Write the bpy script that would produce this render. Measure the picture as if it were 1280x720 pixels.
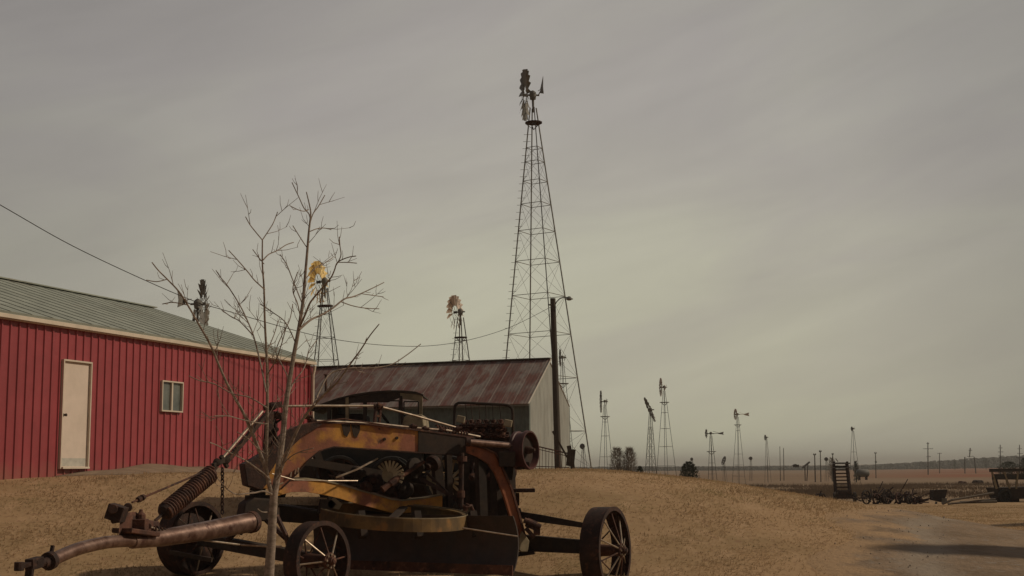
import bpy, math, random
import numpy as np
from mathutils import Vector, Matrix, Quaternion
random.seed(7)
R = math.radians
scene = bpy.context.scene
for o in list(bpy.data.objects):
    bpy.data.objects.remove(o)
col = scene.collection

# ---------------------------------------------------------------- camera
F = 1650.0            # focal length in pixels of a 1280 wide picture
EYE = 1.6
HORIZON = 585.0
PITCH = math.atan((HORIZON-360)/F)
ROLL = R(0.5)
cam_d = bpy.data.cameras.new('camera')
cam = bpy.data.objects.new('camera', cam_d); col.objects.link(cam)
cam_d.sensor_width = 36; cam_d.lens = F/1280*36
cam_d.clip_start = .1; cam_d.clip_end = 12000
CAMR = (Matrix.Rotation(R(90)+PITCH, 3, 'X') @ Matrix.Rotation(-ROLL, 3, 'Z'))
cam.matrix_world = Matrix.Translation((0, 0, EYE)) @ CAMR.to_4x4()
scene.camera = cam

def P(px, py, d):
    """point at forward distance d on the sight line of photograph pixel px,py"""
    v = CAMR @ Vector(((px-640)/F, (360-py)/F, -1.0))
    v = v*(d/v.y)
    return Vector((v.x, v.y, v.z+EYE))

# ---------------------------------------------------------------- light
SUN_EL, SUN_AZ = R(36), math.atan2(.99, .12)   # azimuth clockwise from +Y
sd = bpy.data.lights.new('sun', 'SUN'); so = bpy.data.objects.new('sun', sd); col.objects.link(so)
sd.energy = 4.2; sd.angle = R(2.2); sd.color = (1, .86, .66)
S = Vector((math.sin(SUN_AZ)*math.cos(SUN_EL), math.cos(SUN_AZ)*math.cos(SUN_EL), math.sin(SUN_EL)))
so.rotation_euler = S.to_track_quat('Z', 'Y').to_euler()
so.location = (30, 0, 40)

w = bpy.data.worlds.new('World'); scene.world = w; w.use_nodes = True
nt = w.node_tree; N = nt.nodes; L = nt.links; N.clear()
out = N.new('ShaderNodeOutputWorld'); bg = N.new('ShaderNodeBackground'); bg.inputs['Strength'].default_value = .1
L.new(bg.outputs[0], out.inputs[0])
sky = N.new('ShaderNodeTexSky'); sky.sky_type = 'NISHITA'; sky.sun_disc = False
sky.sun_elevation = SUN_EL; sky.sun_rotation = SUN_AZ; sky.air_density = 1.5; sky.dust_density = 4
tc = N.new('ShaderNodeTexCoord')
def wmath(op, a, b=None, c=None):
    m = N.new('ShaderNodeMath'); m.operation = op
    for i, v in enumerate((a, b, c)):
        if v is None: continue
        if isinstance(v, (int, float)): m.inputs[i].default_value = v
        else: L.new(v, m.inputs[i])
    return m.outputs[0]
# thin high overcast: brightest low in the sky, dimmer and greyer higher up and to the sides
glow = P(690, 390, 10) - Vector((0, 0, EYE)); glow.normalize()
dp = N.new('ShaderNodeVectorMath'); dp.operation = 'DOT_PRODUCT'; dp.inputs[1].default_value = glow
nrm = N.new('ShaderNodeVectorMath'); nrm.operation = 'NORMALIZE'; L.new(tc.outputs['Generated'], nrm.inputs[0])
L.new(nrm.outputs[0], dp.inputs[0])
ang = wmath('ARCCOSINE', dp.outputs['Value'])
mp = N.new('ShaderNodeMapping'); mp.vector_type = 'TEXTURE'; mp.inputs['Rotation'].default_value = (0, R(-13), 0); mp.inputs['Scale'].default_value = (1/1.8, 1/1.8, 1/7)
L.new(nrm.outputs[0], mp.inputs[0])
nz = N.new('ShaderNodeTexNoise'); nz.inputs['Scale'].default_value = 1.6; nz.inputs['Detail'].default_value = 5; nz.inputs['Roughness'].default_value = .52; nz.inputs['Distortion'].default_value = .6
L.new(mp.outputs[0], nz.inputs[0])
mp2 = N.new('ShaderNodeMapping'); mp2.vector_type = 'TEXTURE'; mp2.inputs['Rotation'].default_value = (0, R(-17), 0); mp2.inputs['Location'].default_value = (3, 1, 2); mp2.inputs['Scale'].default_value = (1/2.6, 1/2.6, 1/15)
L.new(nrm.outputs[0], mp2.inputs[0])
nz2 = N.new('ShaderNodeTexNoise'); nz2.inputs['Scale'].default_value = 1.7; nz2.inputs['Detail'].default_value = 7; nz2.inputs['Roughness'].default_value = .55; nz2.inputs['Distortion'].default_value = .8
L.new(mp2.outputs[0], nz2.inputs[0])
ramp = N.new('ShaderNodeValToRGB'); L.new(wmath('MULTIPLY', ang, 1/1.2), ramp.inputs[0])
cr = ramp.color_ramp
cr.elements[0].position = 0; cr.elements[0].color = (.41, .392, .332, 1)
cr.elements[1].position = 1; cr.elements[1].color = (.12, .113, .11, 1)
for p_, c_ in ((.1, (.408, .389, .332)), (.19, (.375, .355, .312)), (.28, (.312, .296, .264)), (.37, (.28, .266, .238)), (.5, (.235, .223, .204))):
    e = cr.elements.new(p_); e.color = (*c_, 1)
cl = wmath('MULTIPLY_ADD', nz.outputs[0], .30, .87)
cl2 = wmath('MULTIPLY_ADD', nz2.outputs[0], .22, .925)
fac = wmath('MULTIPLY', wmath('MULTIPLY', cl, cl2), 10/.47*.97)
sc = N.new('ShaderNodeVectorMath'); sc.operation = 'SCALE'; tint = N.new('ShaderNodeMix'); tint.data_type = 'RGBA'; tint.blend_type = 'MULTIPLY'; tint.inputs[7].default_value = (.975, .955, 1.01, 1)
tr = N.new('ShaderNodeMapRange'); tr.inputs[1].default_value = .62; tr.inputs[2].default_value = .38; L.new(nz.outputs[0], tr.inputs[0]); L.new(tr.outputs[0], tint.inputs[0]); L.new(ramp.outputs[0], tint.inputs[6])
sz = N.new('ShaderNodeSeparateXYZ'); L.new(nrm.outputs[0], sz.inputs[0]); lowm = N.new('ShaderNodeMapRange'); L.new(sz.outputs[2], lowm.inputs[0]); lowm.inputs[1].default_value = .26; lowm.inputs[2].default_value = .03
lowt = N.new('ShaderNodeMix'); lowt.data_type = 'RGBA'; lowt.blend_type = 'MULTIPLY'; L.new(lowm.outputs[0], lowt.inputs[0]); L.new(tint.outputs[2], lowt.inputs[6]); lowt.inputs[7].default_value = (1.18, 1.20, 1.02, 1)
L.new(lowt.outputs[2], sc.inputs[0]); L.new(fac, sc.inputs['Scale'])
mx = N.new('ShaderNodeMix'); mx.data_type = 'RGBA'; mx.inputs[0].default_value = .93
L.new(sky.outputs[0], mx.inputs[6]); L.new(sc.outputs[0], mx.inputs[7]); L.new(mx.outputs[2], bg.inputs[0])

scene.view_settings.view_transform = 'Standard'; scene.view_settings.look = 'None'
scene.view_settings.gamma = 1; scene.view_settings.use_curve_mapping = False
scene.view_settings.exposure = -1.03
scene.render.engine = 'CYCLES'
scene.cycles.max_bounces = 6; scene.cycles.volume_bounces = 0

# ---------------------------------------------------------------- helpers
class MB:
    def __init__(s): s.v = []; s.f = []
    def add(s, vs, fs):
        n = len(s.v); s.v += [tuple(v) for v in vs]; s.f += [tuple(i+n for i in f) for f in fs]
    def box(s, c, size, rot=None):
        c = Vector(c); h = Vector(size)/2; rot = rot or Matrix.Identity(3)
        vs = [c + rot @ Vector((x*h.x, y*h.y, z*h.z)) for x in (-1, 1) for y in (-1, 1) for z in (-1, 1)]
        s.add(vs, [(0,1,3,2),(4,6,7,5),(0,4,5,1),(2,3,7,6),(0,2,6,4),(1,5,7,3)])
    def bar(s, a, b, wd, ht, up=(0,0,1)):
        a = Vector(a); b = Vector(b); d = (b-a); l = d.length; d.normalize()
        up = Vector(up); sd_ = d.cross(up)
        if sd_.length < 1e-4: sd_ = d.cross(Vector((1,0,0)))
        sd_.normalize(); u = sd_.cross(d)
        vs = [p + sd_*x*wd/2 + u*y*ht/2 for p in (a, b) for x, y in ((-1,-1),(1,-1),(1,1),(-1,1))]
        s.add(vs, [(0,3,2,1),(4,5,6,7),(0,1,5,4),(1,2,6,5),(2,3,7,6),(3,0,4,7)])
    def tube(s, pts, r, n=8, cap=True):
        pts = [Vector(p) for p in pts]
        if not isinstance(r, (list, tuple)): r = [r]*len(pts)
        rings = []; prev = None
        for i, p in enumerate(pts):
            d = (pts[min(i+1, len(pts)-1)] - pts[max(i-1, 0)])
            if d.length < 1e-9: d = Vector((0,0,1))
            d.normalize()
            if prev is None: a = d.orthogonal().normalized()
            else:
                a = prev - d*prev.dot(d)
                a = a.normalized() if a.length > 1e-6 else d.orthogonal().normalized()
            prev = a; b = d.cross(a)
            rings.append([p + (a*math.cos(2*math.pi*k/n) + b*math.sin(2*math.pi*k/n))*r[i] for k in range(n)])
        vs = [v for rg in rings for v in rg]; fs = []
        for i in range(len(pts)-1):
            for k in range(n):
                k2 = (k+1) % n; fs.append((i*n+k, i*n+k2, (i+1)*n+k2, (i+1)*n+k))
        if cap:
            fs.append(tuple(range(n-1, -1, -1))); m = (len(pts)-1)*n; fs.append(tuple(m+k for k in range(n)))
        s.add(vs, fs)
    def lathe(s, c, axis, prof, n=28, closed=False):
        """prof: list of (along axis, radius)"""
        c = Vector(c); ax = Vector(axis).normalized(); a = ax.orthogonal().normalized(); b = ax.cross(a)
        vs = []; fs = []; m = len(prof)
        for h, r in prof:
            for k in range(n):
                t = 2*math.pi*k/n; vs.append(c + ax*h + (a*math.cos(t)+b*math.sin(t))*max(r, 1e-4))
        for i in range(m if closed else m-1):
            j = (i+1) % m
            for k in range(n):
                k2 = (k+1) % n; fs.append((i*n+k, i*n+k2, j*n+k2, j*n+k))
        s.add(vs, fs)
    def plate(s, pts, vec):
        pts = [Vector(p) for p in pts]; vec = Vector(vec); n = len(pts)
        vs = pts + [p+vec for p in pts]
        fs = [tuple(range(n)), tuple(range(2*n-1, n-1, -1))] + [(i, i+n, (i+1) % n + n, (i+1) % n) for i in range(n)]
        s.add(vs, fs)
    def band(s, tops, bots, vec):
        """a strip of quads with thickness vec"""
        vec = Vector(vec); n = len(tops)
        vs = []
        for t, b in zip(tops, bots): t = Vector(t); b = Vector(b); vs += [t, b, b+vec, t+vec]
        fs = []
        for i in range(n-1):
            for k in range(4): k2 = (k+1) % 4; fs.append((i*4+k, (i+1)*4+k, (i+1)*4+k2, i*4+k2))
        fs += [(0,1,2,3), tuple((n-1)*4+k for k in (3,2,1,0))]
        s.add(vs, fs)
    def blob(s, c, r, sq=(1,1,1), n=7, jit=.15):
        c = Vector(c); vs = []; fs = []
        rows = max(4, n-2)
        vs.append(c+Vector((0,0,-r*sq[2])))
        for i in range(1, rows):
            ph = math.pi*i/rows
            for k in range(n):
                t = 2*math.pi*k/n; q = r*(1+random.uniform(-jit, jit))
                vs.append(c+Vector((math.sin(ph)*math.cos(t)*q*sq[0], math.sin(ph)*math.sin(t)*q*sq[1], -math.cos(ph)*q*sq[2])))
        vs.append(c+Vector((0,0,r*sq[2])))
        for k in range(n):
            fs.append((0, 1+(k+1) % n, 1+k)); m = 1+(rows-2)*n; fs.append((len(vs)-1, m+k, m+(k+1) % n))
        for i in range(rows-2):
            for k in range(n):
                k2 = (k+1) % n; a = 1+i*n; fs.append((a+k, a+k2, a+n+k2, a+n+k))
        s.add(vs, fs)
    def chain(s, a, b, link=.05, r=.006):
        a = Vector(a); b = Vector(b); n = max(2, int((b-a).length/(link*.75))); d = (b-a).normalized()
        x = d.orthogonal().normalized(); y = d.cross(x)
        for i in range(n):
            c = a.lerp(b, (i+.5)/n); q = x if i % 2 else y
            pts = [c + d*math.cos(t)*link/2 + q*math.sin(t)*link*.3 for t in [k*math.pi/4 for k in range(9)]]
            s.tube(pts, r, 5, False)
    def spring(s, a, b, rad, wire, turns):
        a = Vector(a); b = Vector(b); d = (b-a); l = d.length; d.normalize(); x = d.orthogonal().normalized(); y = d.cross(x)
        n = turns*12
        s.tube([a + d*l*i/n + (x*math.cos(i*math.pi/6)+y*math.sin(i*math.pi/6))*rad for i in range(n+1)], wire, 6)
    def build(s, name, mat, parent=None, smooth=False, bevel=0, loc=None):
        me = bpy.data.meshes.new(name)
        v = s.v
        if loc is not None:
            lx, ly, lz = loc; v = [(a-lx, b-ly, c-lz) for a, b, c in v]
        me.from_pydata(v, [], s.f); me.update()
        o = bpy.data.objects.new(name, me); col.objects.link(o)
        if loc is not None: o.location = loc
        if mat: me.materials.append(mat)
        if smooth:
            for p in me.polygons: p.use_smooth = True
            try: me.set_sharp_from_angle(angle=R(40))
            except Exception: pass
        if bevel:
            m = o.modifiers.new('bevel', 'BEVEL'); m.width = bevel; m.segments = 2; m.limit_method = 'ANGLE'; m.angle_limit = R(40)
        if parent is not None:
            o.parent = parent
        return o
def tag(o, label=None, cat=None, group=None, kind=None):
    if label: o['label'] = label
    if cat: o['category'] = cat
    if group: o['group'] = group
    if kind: o['kind'] = kind
    return o
def thing(name, label, cat, loc, group=None, rot=None):
    o = bpy.data.objects.new(name, None); col.objects.link(o); o.location = loc; o.empty_display_size = .3
    if rot is not None: o.rotation_euler = rot
    return tag(o, label, cat, group)
def part(mb, name, mat, root, smooth=False, bevel=0, label=None):
    """mb was filled in world coordinates; root is an unrotated Empty"""
    top = root
    base = Vector((0,0,0))
    while top is not None: base = base + Vector(top.location); top = top.parent
    o = mb.build(name, mat, None, smooth, bevel)
    o.data.transform(Matrix.Translation(-base)); o.parent = root
    if label: o['label'] = label
    return o
def ss(a, b, x):
    t = np.clip((x-a)/(b-a), 0, 1); return t*t*(3-2*t)

# ---------------------------------------------------------------- materials
def material(name, col1, col2=None, rough=.8, metal=0, nscale=3, detail=6, lo=.4, hi=.6, col3=None, n3=12, lo3=.55, hi3=.65,
             bump=0, bscale=40, spec=.3, stretch=None, coord='Object', var=0):
    m = bpy.data.materials.new(name); m.use_nodes = True
    nt = m.node_tree; N = nt.nodes; L = nt.links
    b = N['Principled BSDF']; b.inputs['Roughness'].default_value = rough; b.inputs['Metallic'].default_value = metal
    b.inputs['Specular IOR Level'].default_value = spec
    tc = N.new('ShaderNodeTexCoord'); mp = N.new('ShaderNodeMapping'); L.new(tc.outputs[coord], mp.inputs[0])
    if stretch: mp.inputs['Scale'].default_value = stretch
    def noise(sc, det=6, ro=.6):
        n = N.new('ShaderNodeTexNoise'); n.inputs['Scale'].default_value = sc; n.inputs['Detail'].default_value = det
        n.inputs['Roughness'].default_value = ro; L.new(mp.outputs[0], n.inputs[0]); return n.outputs[0]
    cur = None
    def mixc(a, bcol, fac):
        mx = N.new('ShaderNodeMix'); mx.data_type = 'RGBA'; L.new(fac, mx.inputs[0])
        if isinstance(a, tuple): mx.inputs[6].default_value = (*a, 1)
        else: L.new(a, mx.inputs[6])
        mx.inputs[7].default_value = (*bcol, 1); return mx.outputs[2]
    def rng(src, a, bb):
        r = N.new('ShaderNodeMapRange'); L.new(src, r.inputs[0]); r.inputs[1].default_value = a; r.inputs[2].default_value = bb; return r.outputs[0]
    cur = col1
    if col2: cur = mixc(cur, col2, rng(noise(nscale, detail), lo, hi))
    if col3: cur = mixc(cur, col3, rng(noise(n3, 5), lo3, hi3))
    # small tonal unevenness everywhere
    hsv = N.new('ShaderNodeHueSaturation')
    if isinstance(cur, tuple): hsv.inputs['Color'].default_value = (*cur, 1)
    else: L.new(cur, hsv.inputs['Color'])
    r = N.new('ShaderNodeMapRange'); L.new(noise(nscale*2.7, 8, .7), r.inputs[0])
    r.inputs[1].default_value = .3; r.inputs[2].default_value = .7; r.inputs[3].default_value = .8-var; r.inputs[4].default_value = 1.2+var
    L.new(r.outputs[0], hsv.inputs['Value']); L.new(hsv.outputs[0], b.inputs['Base Color'])
    if bump:
        bp = N.new('ShaderNodeBump'); bp.inputs['Strength'].default_value = bump; bp.inputs['Distance'].default_value = .02
        L.new(noise(bscale, 4), bp.inputs['Height']); L.new(bp.outputs[0], b.inputs['Normal'])
    return m
RUST = (.115, .048, .03); DRUST = (.05, .026, .02); ORANGE = (.42, .20, .04)
M = {}
M['red'] = material('red_painted_steel', (.31, .055, .062), (.28, .05, .056), rough=.42, nscale=1.2, var=-.1, spec=.4)
M['greenroof'] = material('weathered_green_roof', (.30, .315, .265), (.26, .275, .23), rough=.75, nscale=.7, col3=(.23, .19, .14), n3=.5, lo3=.6, hi3=.75)
M['white'] = material('cream_painted_metal', (.62, .52, .41), (.56, .47, .37), rough=.5, nscale=2, var=-.12)
M['door'] = material('beige_door_paint', (.66, .54, .45), (.61, .50, .41), rough=.55, nscale=1.5, var=-.14)
M['concrete'] = material('bare_dirt_and_concrete', (.27, .195, .13), (.20, .145, .095), rough=.95, nscale=2)
M['glass'] = material('window_glass', (.16, .17, .15), (.11, .12, .11), rough=.12, nscale=2, spec=.6)
M['sash'] = material('aluminium_sash', (.45, .42, .36), rough=.5)
M['black'] = material('black_iron', (.046, .037, .032), (.06, .043, .034), rough=.9, nscale=6, spec=.12)
M['rust'] = material('rusted_iron', RUST, DRUST, rough=.75, nscale=5, col3=(.16, .075, .045), n3=14, bump=.3)
M['drust'] = material('dark_rusted_iron', (.055, .028, .02), (.03, .018, .015), rough=.8, nscale=5, col3=(.09, .04, .026), n3=14, bump=.3)
M['polish'] = material('worn_bright_pipe', (.24, .15, .115), (.13, .07, .05), rough=.42, metal=.5, nscale=7, col3=(.09, .04, .03), n3=12, lo3=.56, hi3=.66, spec=.5)
M['steel'] = material('worn_steel_rod', (.42, .34, .26), (.28, .20, .14), rough=.45, metal=.5, nscale=8, spec=.5)
M['yellow'] = material('worn_yellow_orange_paint', (.52, .25, .05), (.28, .105, .06), rough=.6, nscale=1.9, lo=.46, hi=.58, col3=(.10, .05, .033), n3=5, lo3=.60, hi3=.72, bump=.15, var=.1)
M['redorange'] = material('faded_red_orange_paint', (.34, .115, .05), (.20, .07, .04), rough=.6, nscale=3, col3=(.06, .03, .025), n3=7, lo3=.6, hi3=.7)
M['drum'] = material('maroon_painted_iron', (.09, .03, .027), (.055, .024, .02), rough=.55, nscale=5)
M['blade'] = material('dark_mouldboard_steel', (.055, .043, .038), (.07, .046, .037), rough=.6, nscale=3)
M['wood'] = material('grey_weathered_wood', (.15, .12, .09), (.10, .08, .06), rough=.9, nscale=4, stretch=(6, 6, .6), bump=.3)
M['pole'] = material('dark_pole_wood', (.06, .05, .04), (.09, .075, .06), rough=.9, nscale=4, stretch=(8, 8, .5))
M['galv'] = material('aged_galvanised_steel', (.13, .115, .095), (.07, .06, .05), rough=.6, nscale=2, metal=.3)
M['dgalv'] = material('dark_galvanised_steel', (.14, .13, .112), (.17, .155, .13), rough=.65, nscale=2)
M['goldsail'] = material('yellow_painted_sails', (.85, .62, .22), (.75, .52, .18), rough=.5, nscale=2)
M['palesail'] = material('pale_pinkish_sails', (.62, .50, .39), (.46, .35, .28), rough=.55, nscale=2)
M['greysail'] = material('grey_galvanised_sails', (.13, .12, .105), (.2, .18, .15), rough=.6, nscale=1)
M['insul'] = material('cable_insulation', (.04, .036, .033), rough=.8)
M['bark'] = material('young_tree_bark', (.31, .24, .19), (.20, .155, .12), rough=.9, nscale=12, stretch=(1, 1, 2), bump=.3)
M['farbark'] = material('far_bare_twigs', (.20, .165, .13), (.24, .2, .16), rough=1, nscale=.3)
M['fartrees'] = material('far_leafless_woods', (.055, .05, .04), (.075, .065, .05), rough=1, nscale=.05, coord='Object')
M['cedar'] = material('dark_cedar_foliage', (.035, .04, .022), (.055, .055, .03), rough=1, nscale=1)
M['tan'] = material('faded_tan_paint', (.30, .24, .15), (.2, .16, .1), rough=.7, nscale=3, col3=(.12, .06, .04), n3=6, lo3=.6, hi3=.7)
M['olive'] = material('dull_dark_paint', (.03, .03, .026), (.05, .04, .03), rough=.6, nscale=3)
M['fabric'] = material('old_roof_fabric', (.045, .04, .034), (.07, .05, .04), rough=.9, nscale=4)
M['creamwood'] = material('cream_wooden_spokes', (.42, .34, .22), (.3, .24, .16), rough=.7, nscale=4)
M['ring'] = material('shaded_olive_ring_paint', (.20, .12, .045), (.10, .068, .036), rough=.65, nscale=3, col3=(.3, .14, .04), n3=2, lo3=.6, hi3=.7)
M['rubber'] = material('old_rubber', (.025, .023, .022), (.04, .035, .03), rough=.9, nscale=4)
M['tank'] = material('pale_grey_tank_steel', (.17, .16, .14), (.13, .12, .1), rough=.6, nscale=.6)

# red siding: every sheet a touch different, dust splashed up from the ground
nt = M['red'].node_tree; N = nt.nodes; L = nt.links; b = N['Principled BSDF']; src = b.inputs['Base Color'].links[0].from_socket
tc = N.new('ShaderNodeTexCoord'); sp = N.new('ShaderNodeSeparateXYZ'); L.new(tc.outputs['Object'], sp.inputs[0])
dv = N.new('ShaderNodeMath'); dv.operation = 'DIVIDE'; dv.inputs[1].default_value = .98; L.new(sp.outputs[0], dv.inputs[0])
fl = N.new('ShaderNodeMath'); fl.operation = 'FLOOR'; L.new(dv.outputs[0], fl.inputs[0])
wn = N.new('ShaderNodeTexWhiteNoise'); wn.noise_dimensions = '1D'; L.new(fl.outputs[0], wn.inputs['W'])
vr = N.new('ShaderNodeMapRange'); vr.inputs[3].default_value = .9; vr.inputs[4].default_value = 1.1; L.new(wn.outputs[0], vr.inputs[0])
hv = N.new('ShaderNodeHueSaturation'); L.new(src, hv.inputs['Color']); L.new(vr.outputs[0], hv.inputs['Value'])
n1 = N.new('ShaderNodeTexNoise'); n1.inputs['Scale'].default_value = 2.2; n1.inputs['Detail'].default_value = 6; L.new(tc.outputs['Object'], n1.inputs[0])
hh_ = N.new('ShaderNodeMath'); hh_.operation = 'MULTIPLY_ADD'; hh_.inputs[1].default_value = .9; L.new(n1.outputs[0], hh_.inputs[0]); hh_.inputs[2].default_value = -.2
df = N.new('ShaderNodeMath'); df.operation = 'SUBTRACT'; L.new(hh_.outputs[0], df.inputs[0]); L.new(sp.outputs[2], df.inputs[1])
mr = N.new('ShaderNodeMapRange'); mr.inputs[1].default_value = -.15; mr.inputs[2].default_value = .25; mr.inputs[4].default_value = .5; L.new(df.outputs[0], mr.inputs[0])
mxr = N.new('ShaderNodeMix'); mxr.data_type = 'RGBA'; L.new(mr.outputs[0], mxr.inputs[0]); L.new(hv.outputs[0], mxr.inputs[6]); mxr.inputs[7].default_value = (.26, .13, .09, 1); L.new(mxr.outputs[2], b.inputs['Base Color'])

def corrugated(name, c1, c2, c3, pitch, axis, strength=.6, l3=.5, h3=.6, patch=None, n3=.8, seam=None):
    """sheet-metal colour with corrugation bump running down the sheets; axis = object axis across the sheets"""
    m = material(name, c1, c2, rough=.6, nscale=1.4, col3=c3, n3=n3, lo3=l3, hi3=h3, stretch=patch, metal=.1)
    nt = m.node_tree; N = nt.nodes; L = nt.links; b = N['Principled BSDF']
    tc = N.new('ShaderNodeTexCoord'); sp = N.new('ShaderNodeSeparateXYZ'); L.new(tc.outputs['Object'], sp.inputs[0])
    s = N.new('ShaderNodeMath'); s.operation = 'MULTIPLY'; s.inputs[1].default_value = 2*math.pi/pitch; L.new(sp.outputs[axis], s.inputs[0])
    q = N.new('ShaderNodeMath'); q.operation = 'SINE'; L.new(s.outputs[0], q.inputs[0])
    bp = N.new('ShaderNodeBump'); bp.inputs['Strength'].default_value = strength; bp.inputs['Distance'].default_value = .02
    L.new(q.outputs[0], bp.inputs['Height']); L.new(bp.outputs[0], b.inputs['Normal'])
    if seam:
        # each sheet has weathered differently: a colour step per sheet
        d = N.new('ShaderNodeMath'); d.operation = 'DIVIDE'; d.inputs[1].default_value = seam; L.new(sp.outputs[axis], d.inputs[0])
        fl = N.new('ShaderNodeMath'); fl.operation = 'FLOOR'; L.new(d.outputs[0], fl.inputs[0])
        wn = N.new('ShaderNodeTexWhiteNoise'); wn.noise_dimensions = '1D'; L.new(fl.outputs[0], wn.inputs['W'])
        src = b.inputs['Base Color'].links[0].from_socket
        r = N.new('ShaderNodeMapRange'); L.new(wn.outputs[0], r.inputs[0]); r.inputs[1].default_value = .55; r.inputs[2].default_value = .75; r.inputs[4].default_value = .38
        mx = N.new('ShaderNodeMix'); mx.data_type = 'RGBA'; L.new(r.outputs[0], mx.inputs[0]); L.new(src, mx.inputs[6]); mx.inputs[7].default_value = (.14, .045, .035, 1)
        # pale seam line
        fr = N.new('ShaderNodeMath'); fr.operation = 'FRACT'; L.new(d.outputs[0], fr.inputs[0])
        lt = N.new('ShaderNodeMath'); lt.operation = 'LESS_THAN'; lt.inputs[1].default_value = .075; L.new(fr.outputs[0], lt.inputs[0])
        m3 = N.new('ShaderNodeMath'); m3.operation = 'MULTIPLY'; m3.inputs[1].default_value = .5; L.new(lt.outputs[0], m3.inputs[0])
        mx2 = N.new('ShaderNodeMix'); mx2.data_type = 'RGBA'; L.new(m3.outputs[0], mx2.inputs[0]); L.new(mx.outputs[2], mx2.inputs[6]); mx2.inputs[7].default_value = (.36, .31, .26, 1)
        L.new(mx2.outputs[2], b.inputs['Base Color'])
    return m

# ---------------------------------------------------------------- terrain
def terrain(x, y):
    x = np.asarray(x, float); y = np.asarray(y, float)
    base = -.05 + np.where(y > 20, -(np.clip(y, 20, 100)-20)*.0118, 0) - np.clip(y-100, 0, 700)*.0021 - np.clip(y-800, 0, 5000)*.0002
    rise = ss(15, 28, y - .25*np.clip(x, -12, 0)) * (1-ss(75, 140, y))
    side = 1 - ss(1.5, 14.5, x - .03*(y-40))
    far_left = 1 - .0*x
    h = base + (1.52 - base)*rise*side*far_left
    h = h + .035*np.sin(x*.9+1.3*np.sin(y*.31))*np.sin(y*.55)*ss(17, 24, y)*(1-ss(40, 200, y)) 
    h = h + np.where(y > 200, .5*np.sin(x*.011+1)*np.sin(y*.006)*ss(200, 900, y), 0)
    # far land rises a little to the right
    h = h + ss(900, 2200, y)*ss(100, 1500, x)*7
    return h
def tz(x, y): return float(terrain(x, y))
def np_mesh(name, verts, faces, mat):
    me = bpy.data.meshes.new(name); nv = len(verts); nf = len(faces); k = faces.shape[1]
    me.vertices.add(nv); me.vertices.foreach_set('co', verts.astype(np.float32).ravel())
    me.loops.add(nf*k); me.loops.foreach_set('vertex_index', faces.astype(np.int32).ravel())
    me.polygons.add(nf); me.polygons.foreach_set('loop_start', (np.arange(nf)*k).astype(np.int32))
    try: me.polygons.foreach_set('loop_total', np.full(nf, k, np.int32))
    except Exception: pass
    me.update(calc_edges=True); me.validate()
    o = bpy.data.objects.new(name, me); col.objects.link(o); me.materials.append(mat); return o
ny, nx = 420, 300
t = np.linspace(0, 1, ny); ys = -60 + 60*t*1.2 + 9000*t**6.0
ys = np.concatenate([np.linspace(-60, 10, 30)[:-1], np.linspace(10, 62, 180)[:-1], np.geomspace(62, 9000, 220)]); ny = len(ys)
us = np.linspace(-1, 1, nx); us = us*.35+.65*us**3
Y, U = np.meshgrid(ys, us, indexing='ij'); X = U*(np.abs(Y)*1.1+90)
Z = terrain(X, Y)
V = np.stack([X, Y, Z], -1).reshape(-1, 3)
idx = np.arange(ny*nx).reshape(ny, nx)
Fq = np.stack([idx[:-1, :-1], idx[:-1, 1:], idx[1:, 1:], idx[1:, :-1]], -1).reshape(-1, 4)
# ground material: dry grass near, bands of stubble, weeds and bare red soil further off
gm = bpy.data.materials.new('dry_grass_ground'); gm.use_nodes = True
nt = gm.node_tree; N = nt.nodes; L = nt.links; b = N['Principled BSDF']; b.inputs['Roughness'].default_value = 1; b.inputs['Specular IOR Level'].default_value = .05
geo = N.new('ShaderNodeNewGeometry'); sp = N.new('ShaderNodeSeparateXYZ'); L.new(geo.outputs['Position'], sp.inputs[0])
def gn(scale, sx=1, sy=1, det=6, ro=.6):
    mp = N.new('ShaderNodeMapping'); mp.inputs['Scale'].default_value = (sx, sy, 1); L.new(geo.outputs['Position'], mp.inputs[0])
    n = N.new('ShaderNodeTexNoise'); n.inputs['Scale'].default_value = scale; n.inputs['Detail'].default_value = det; n.inputs['Roughness'].default_value = ro
    L.new(mp.outputs[0], n.inputs[0]); return n.outputs[0]
def grange(s, a, bb, c=0, d=1):
    r = N.new('ShaderNodeMapRange'); L.new(s, r.inputs[0]); r.inputs[1].default_value = a; r.inputs[2].default_value = bb; r.inputs[3].default_value = c; r.inputs[4].default_value = d; return r.outputs[0]
def gmath(op, a, bb):
    m_ = N.new('ShaderNodeMath'); m_.operation = op
    for i, v in enumerate((a, bb)):
        if isinstance(v, (int, float)): m_.inputs[i].default_value = v
        else: L.new(v, m_.inputs[i])
    return m_.outputs[0]
def gmix(a, c, f):
    mx = N.new('ShaderNodeMix'); mx.data_type = 'RGBA'
    if isinstance(f, (int, float)): mx.inputs[0].default_value = f
    else: L.new(f, mx.inputs[0])
    for i, v in ((6, a), (7, c)):
        if isinstance(v, tuple): mx.inputs[i].default_value = (*v, 1)
        else: L.new(v, mx.inputs[i])
    return mx.outputs[2]
c0 = gmix((.40, .26, .145), (.32, .215, .115), grange(gn(.35), .4, .6))
c0 = gmix(c0, (.43, .285, .165), grange(gn(2.5, 1, .4), .5, .68))
c0 = gmix(c0, (.27, .165, .095), grange(gn(9, 1, .5), .56, .72))
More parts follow.
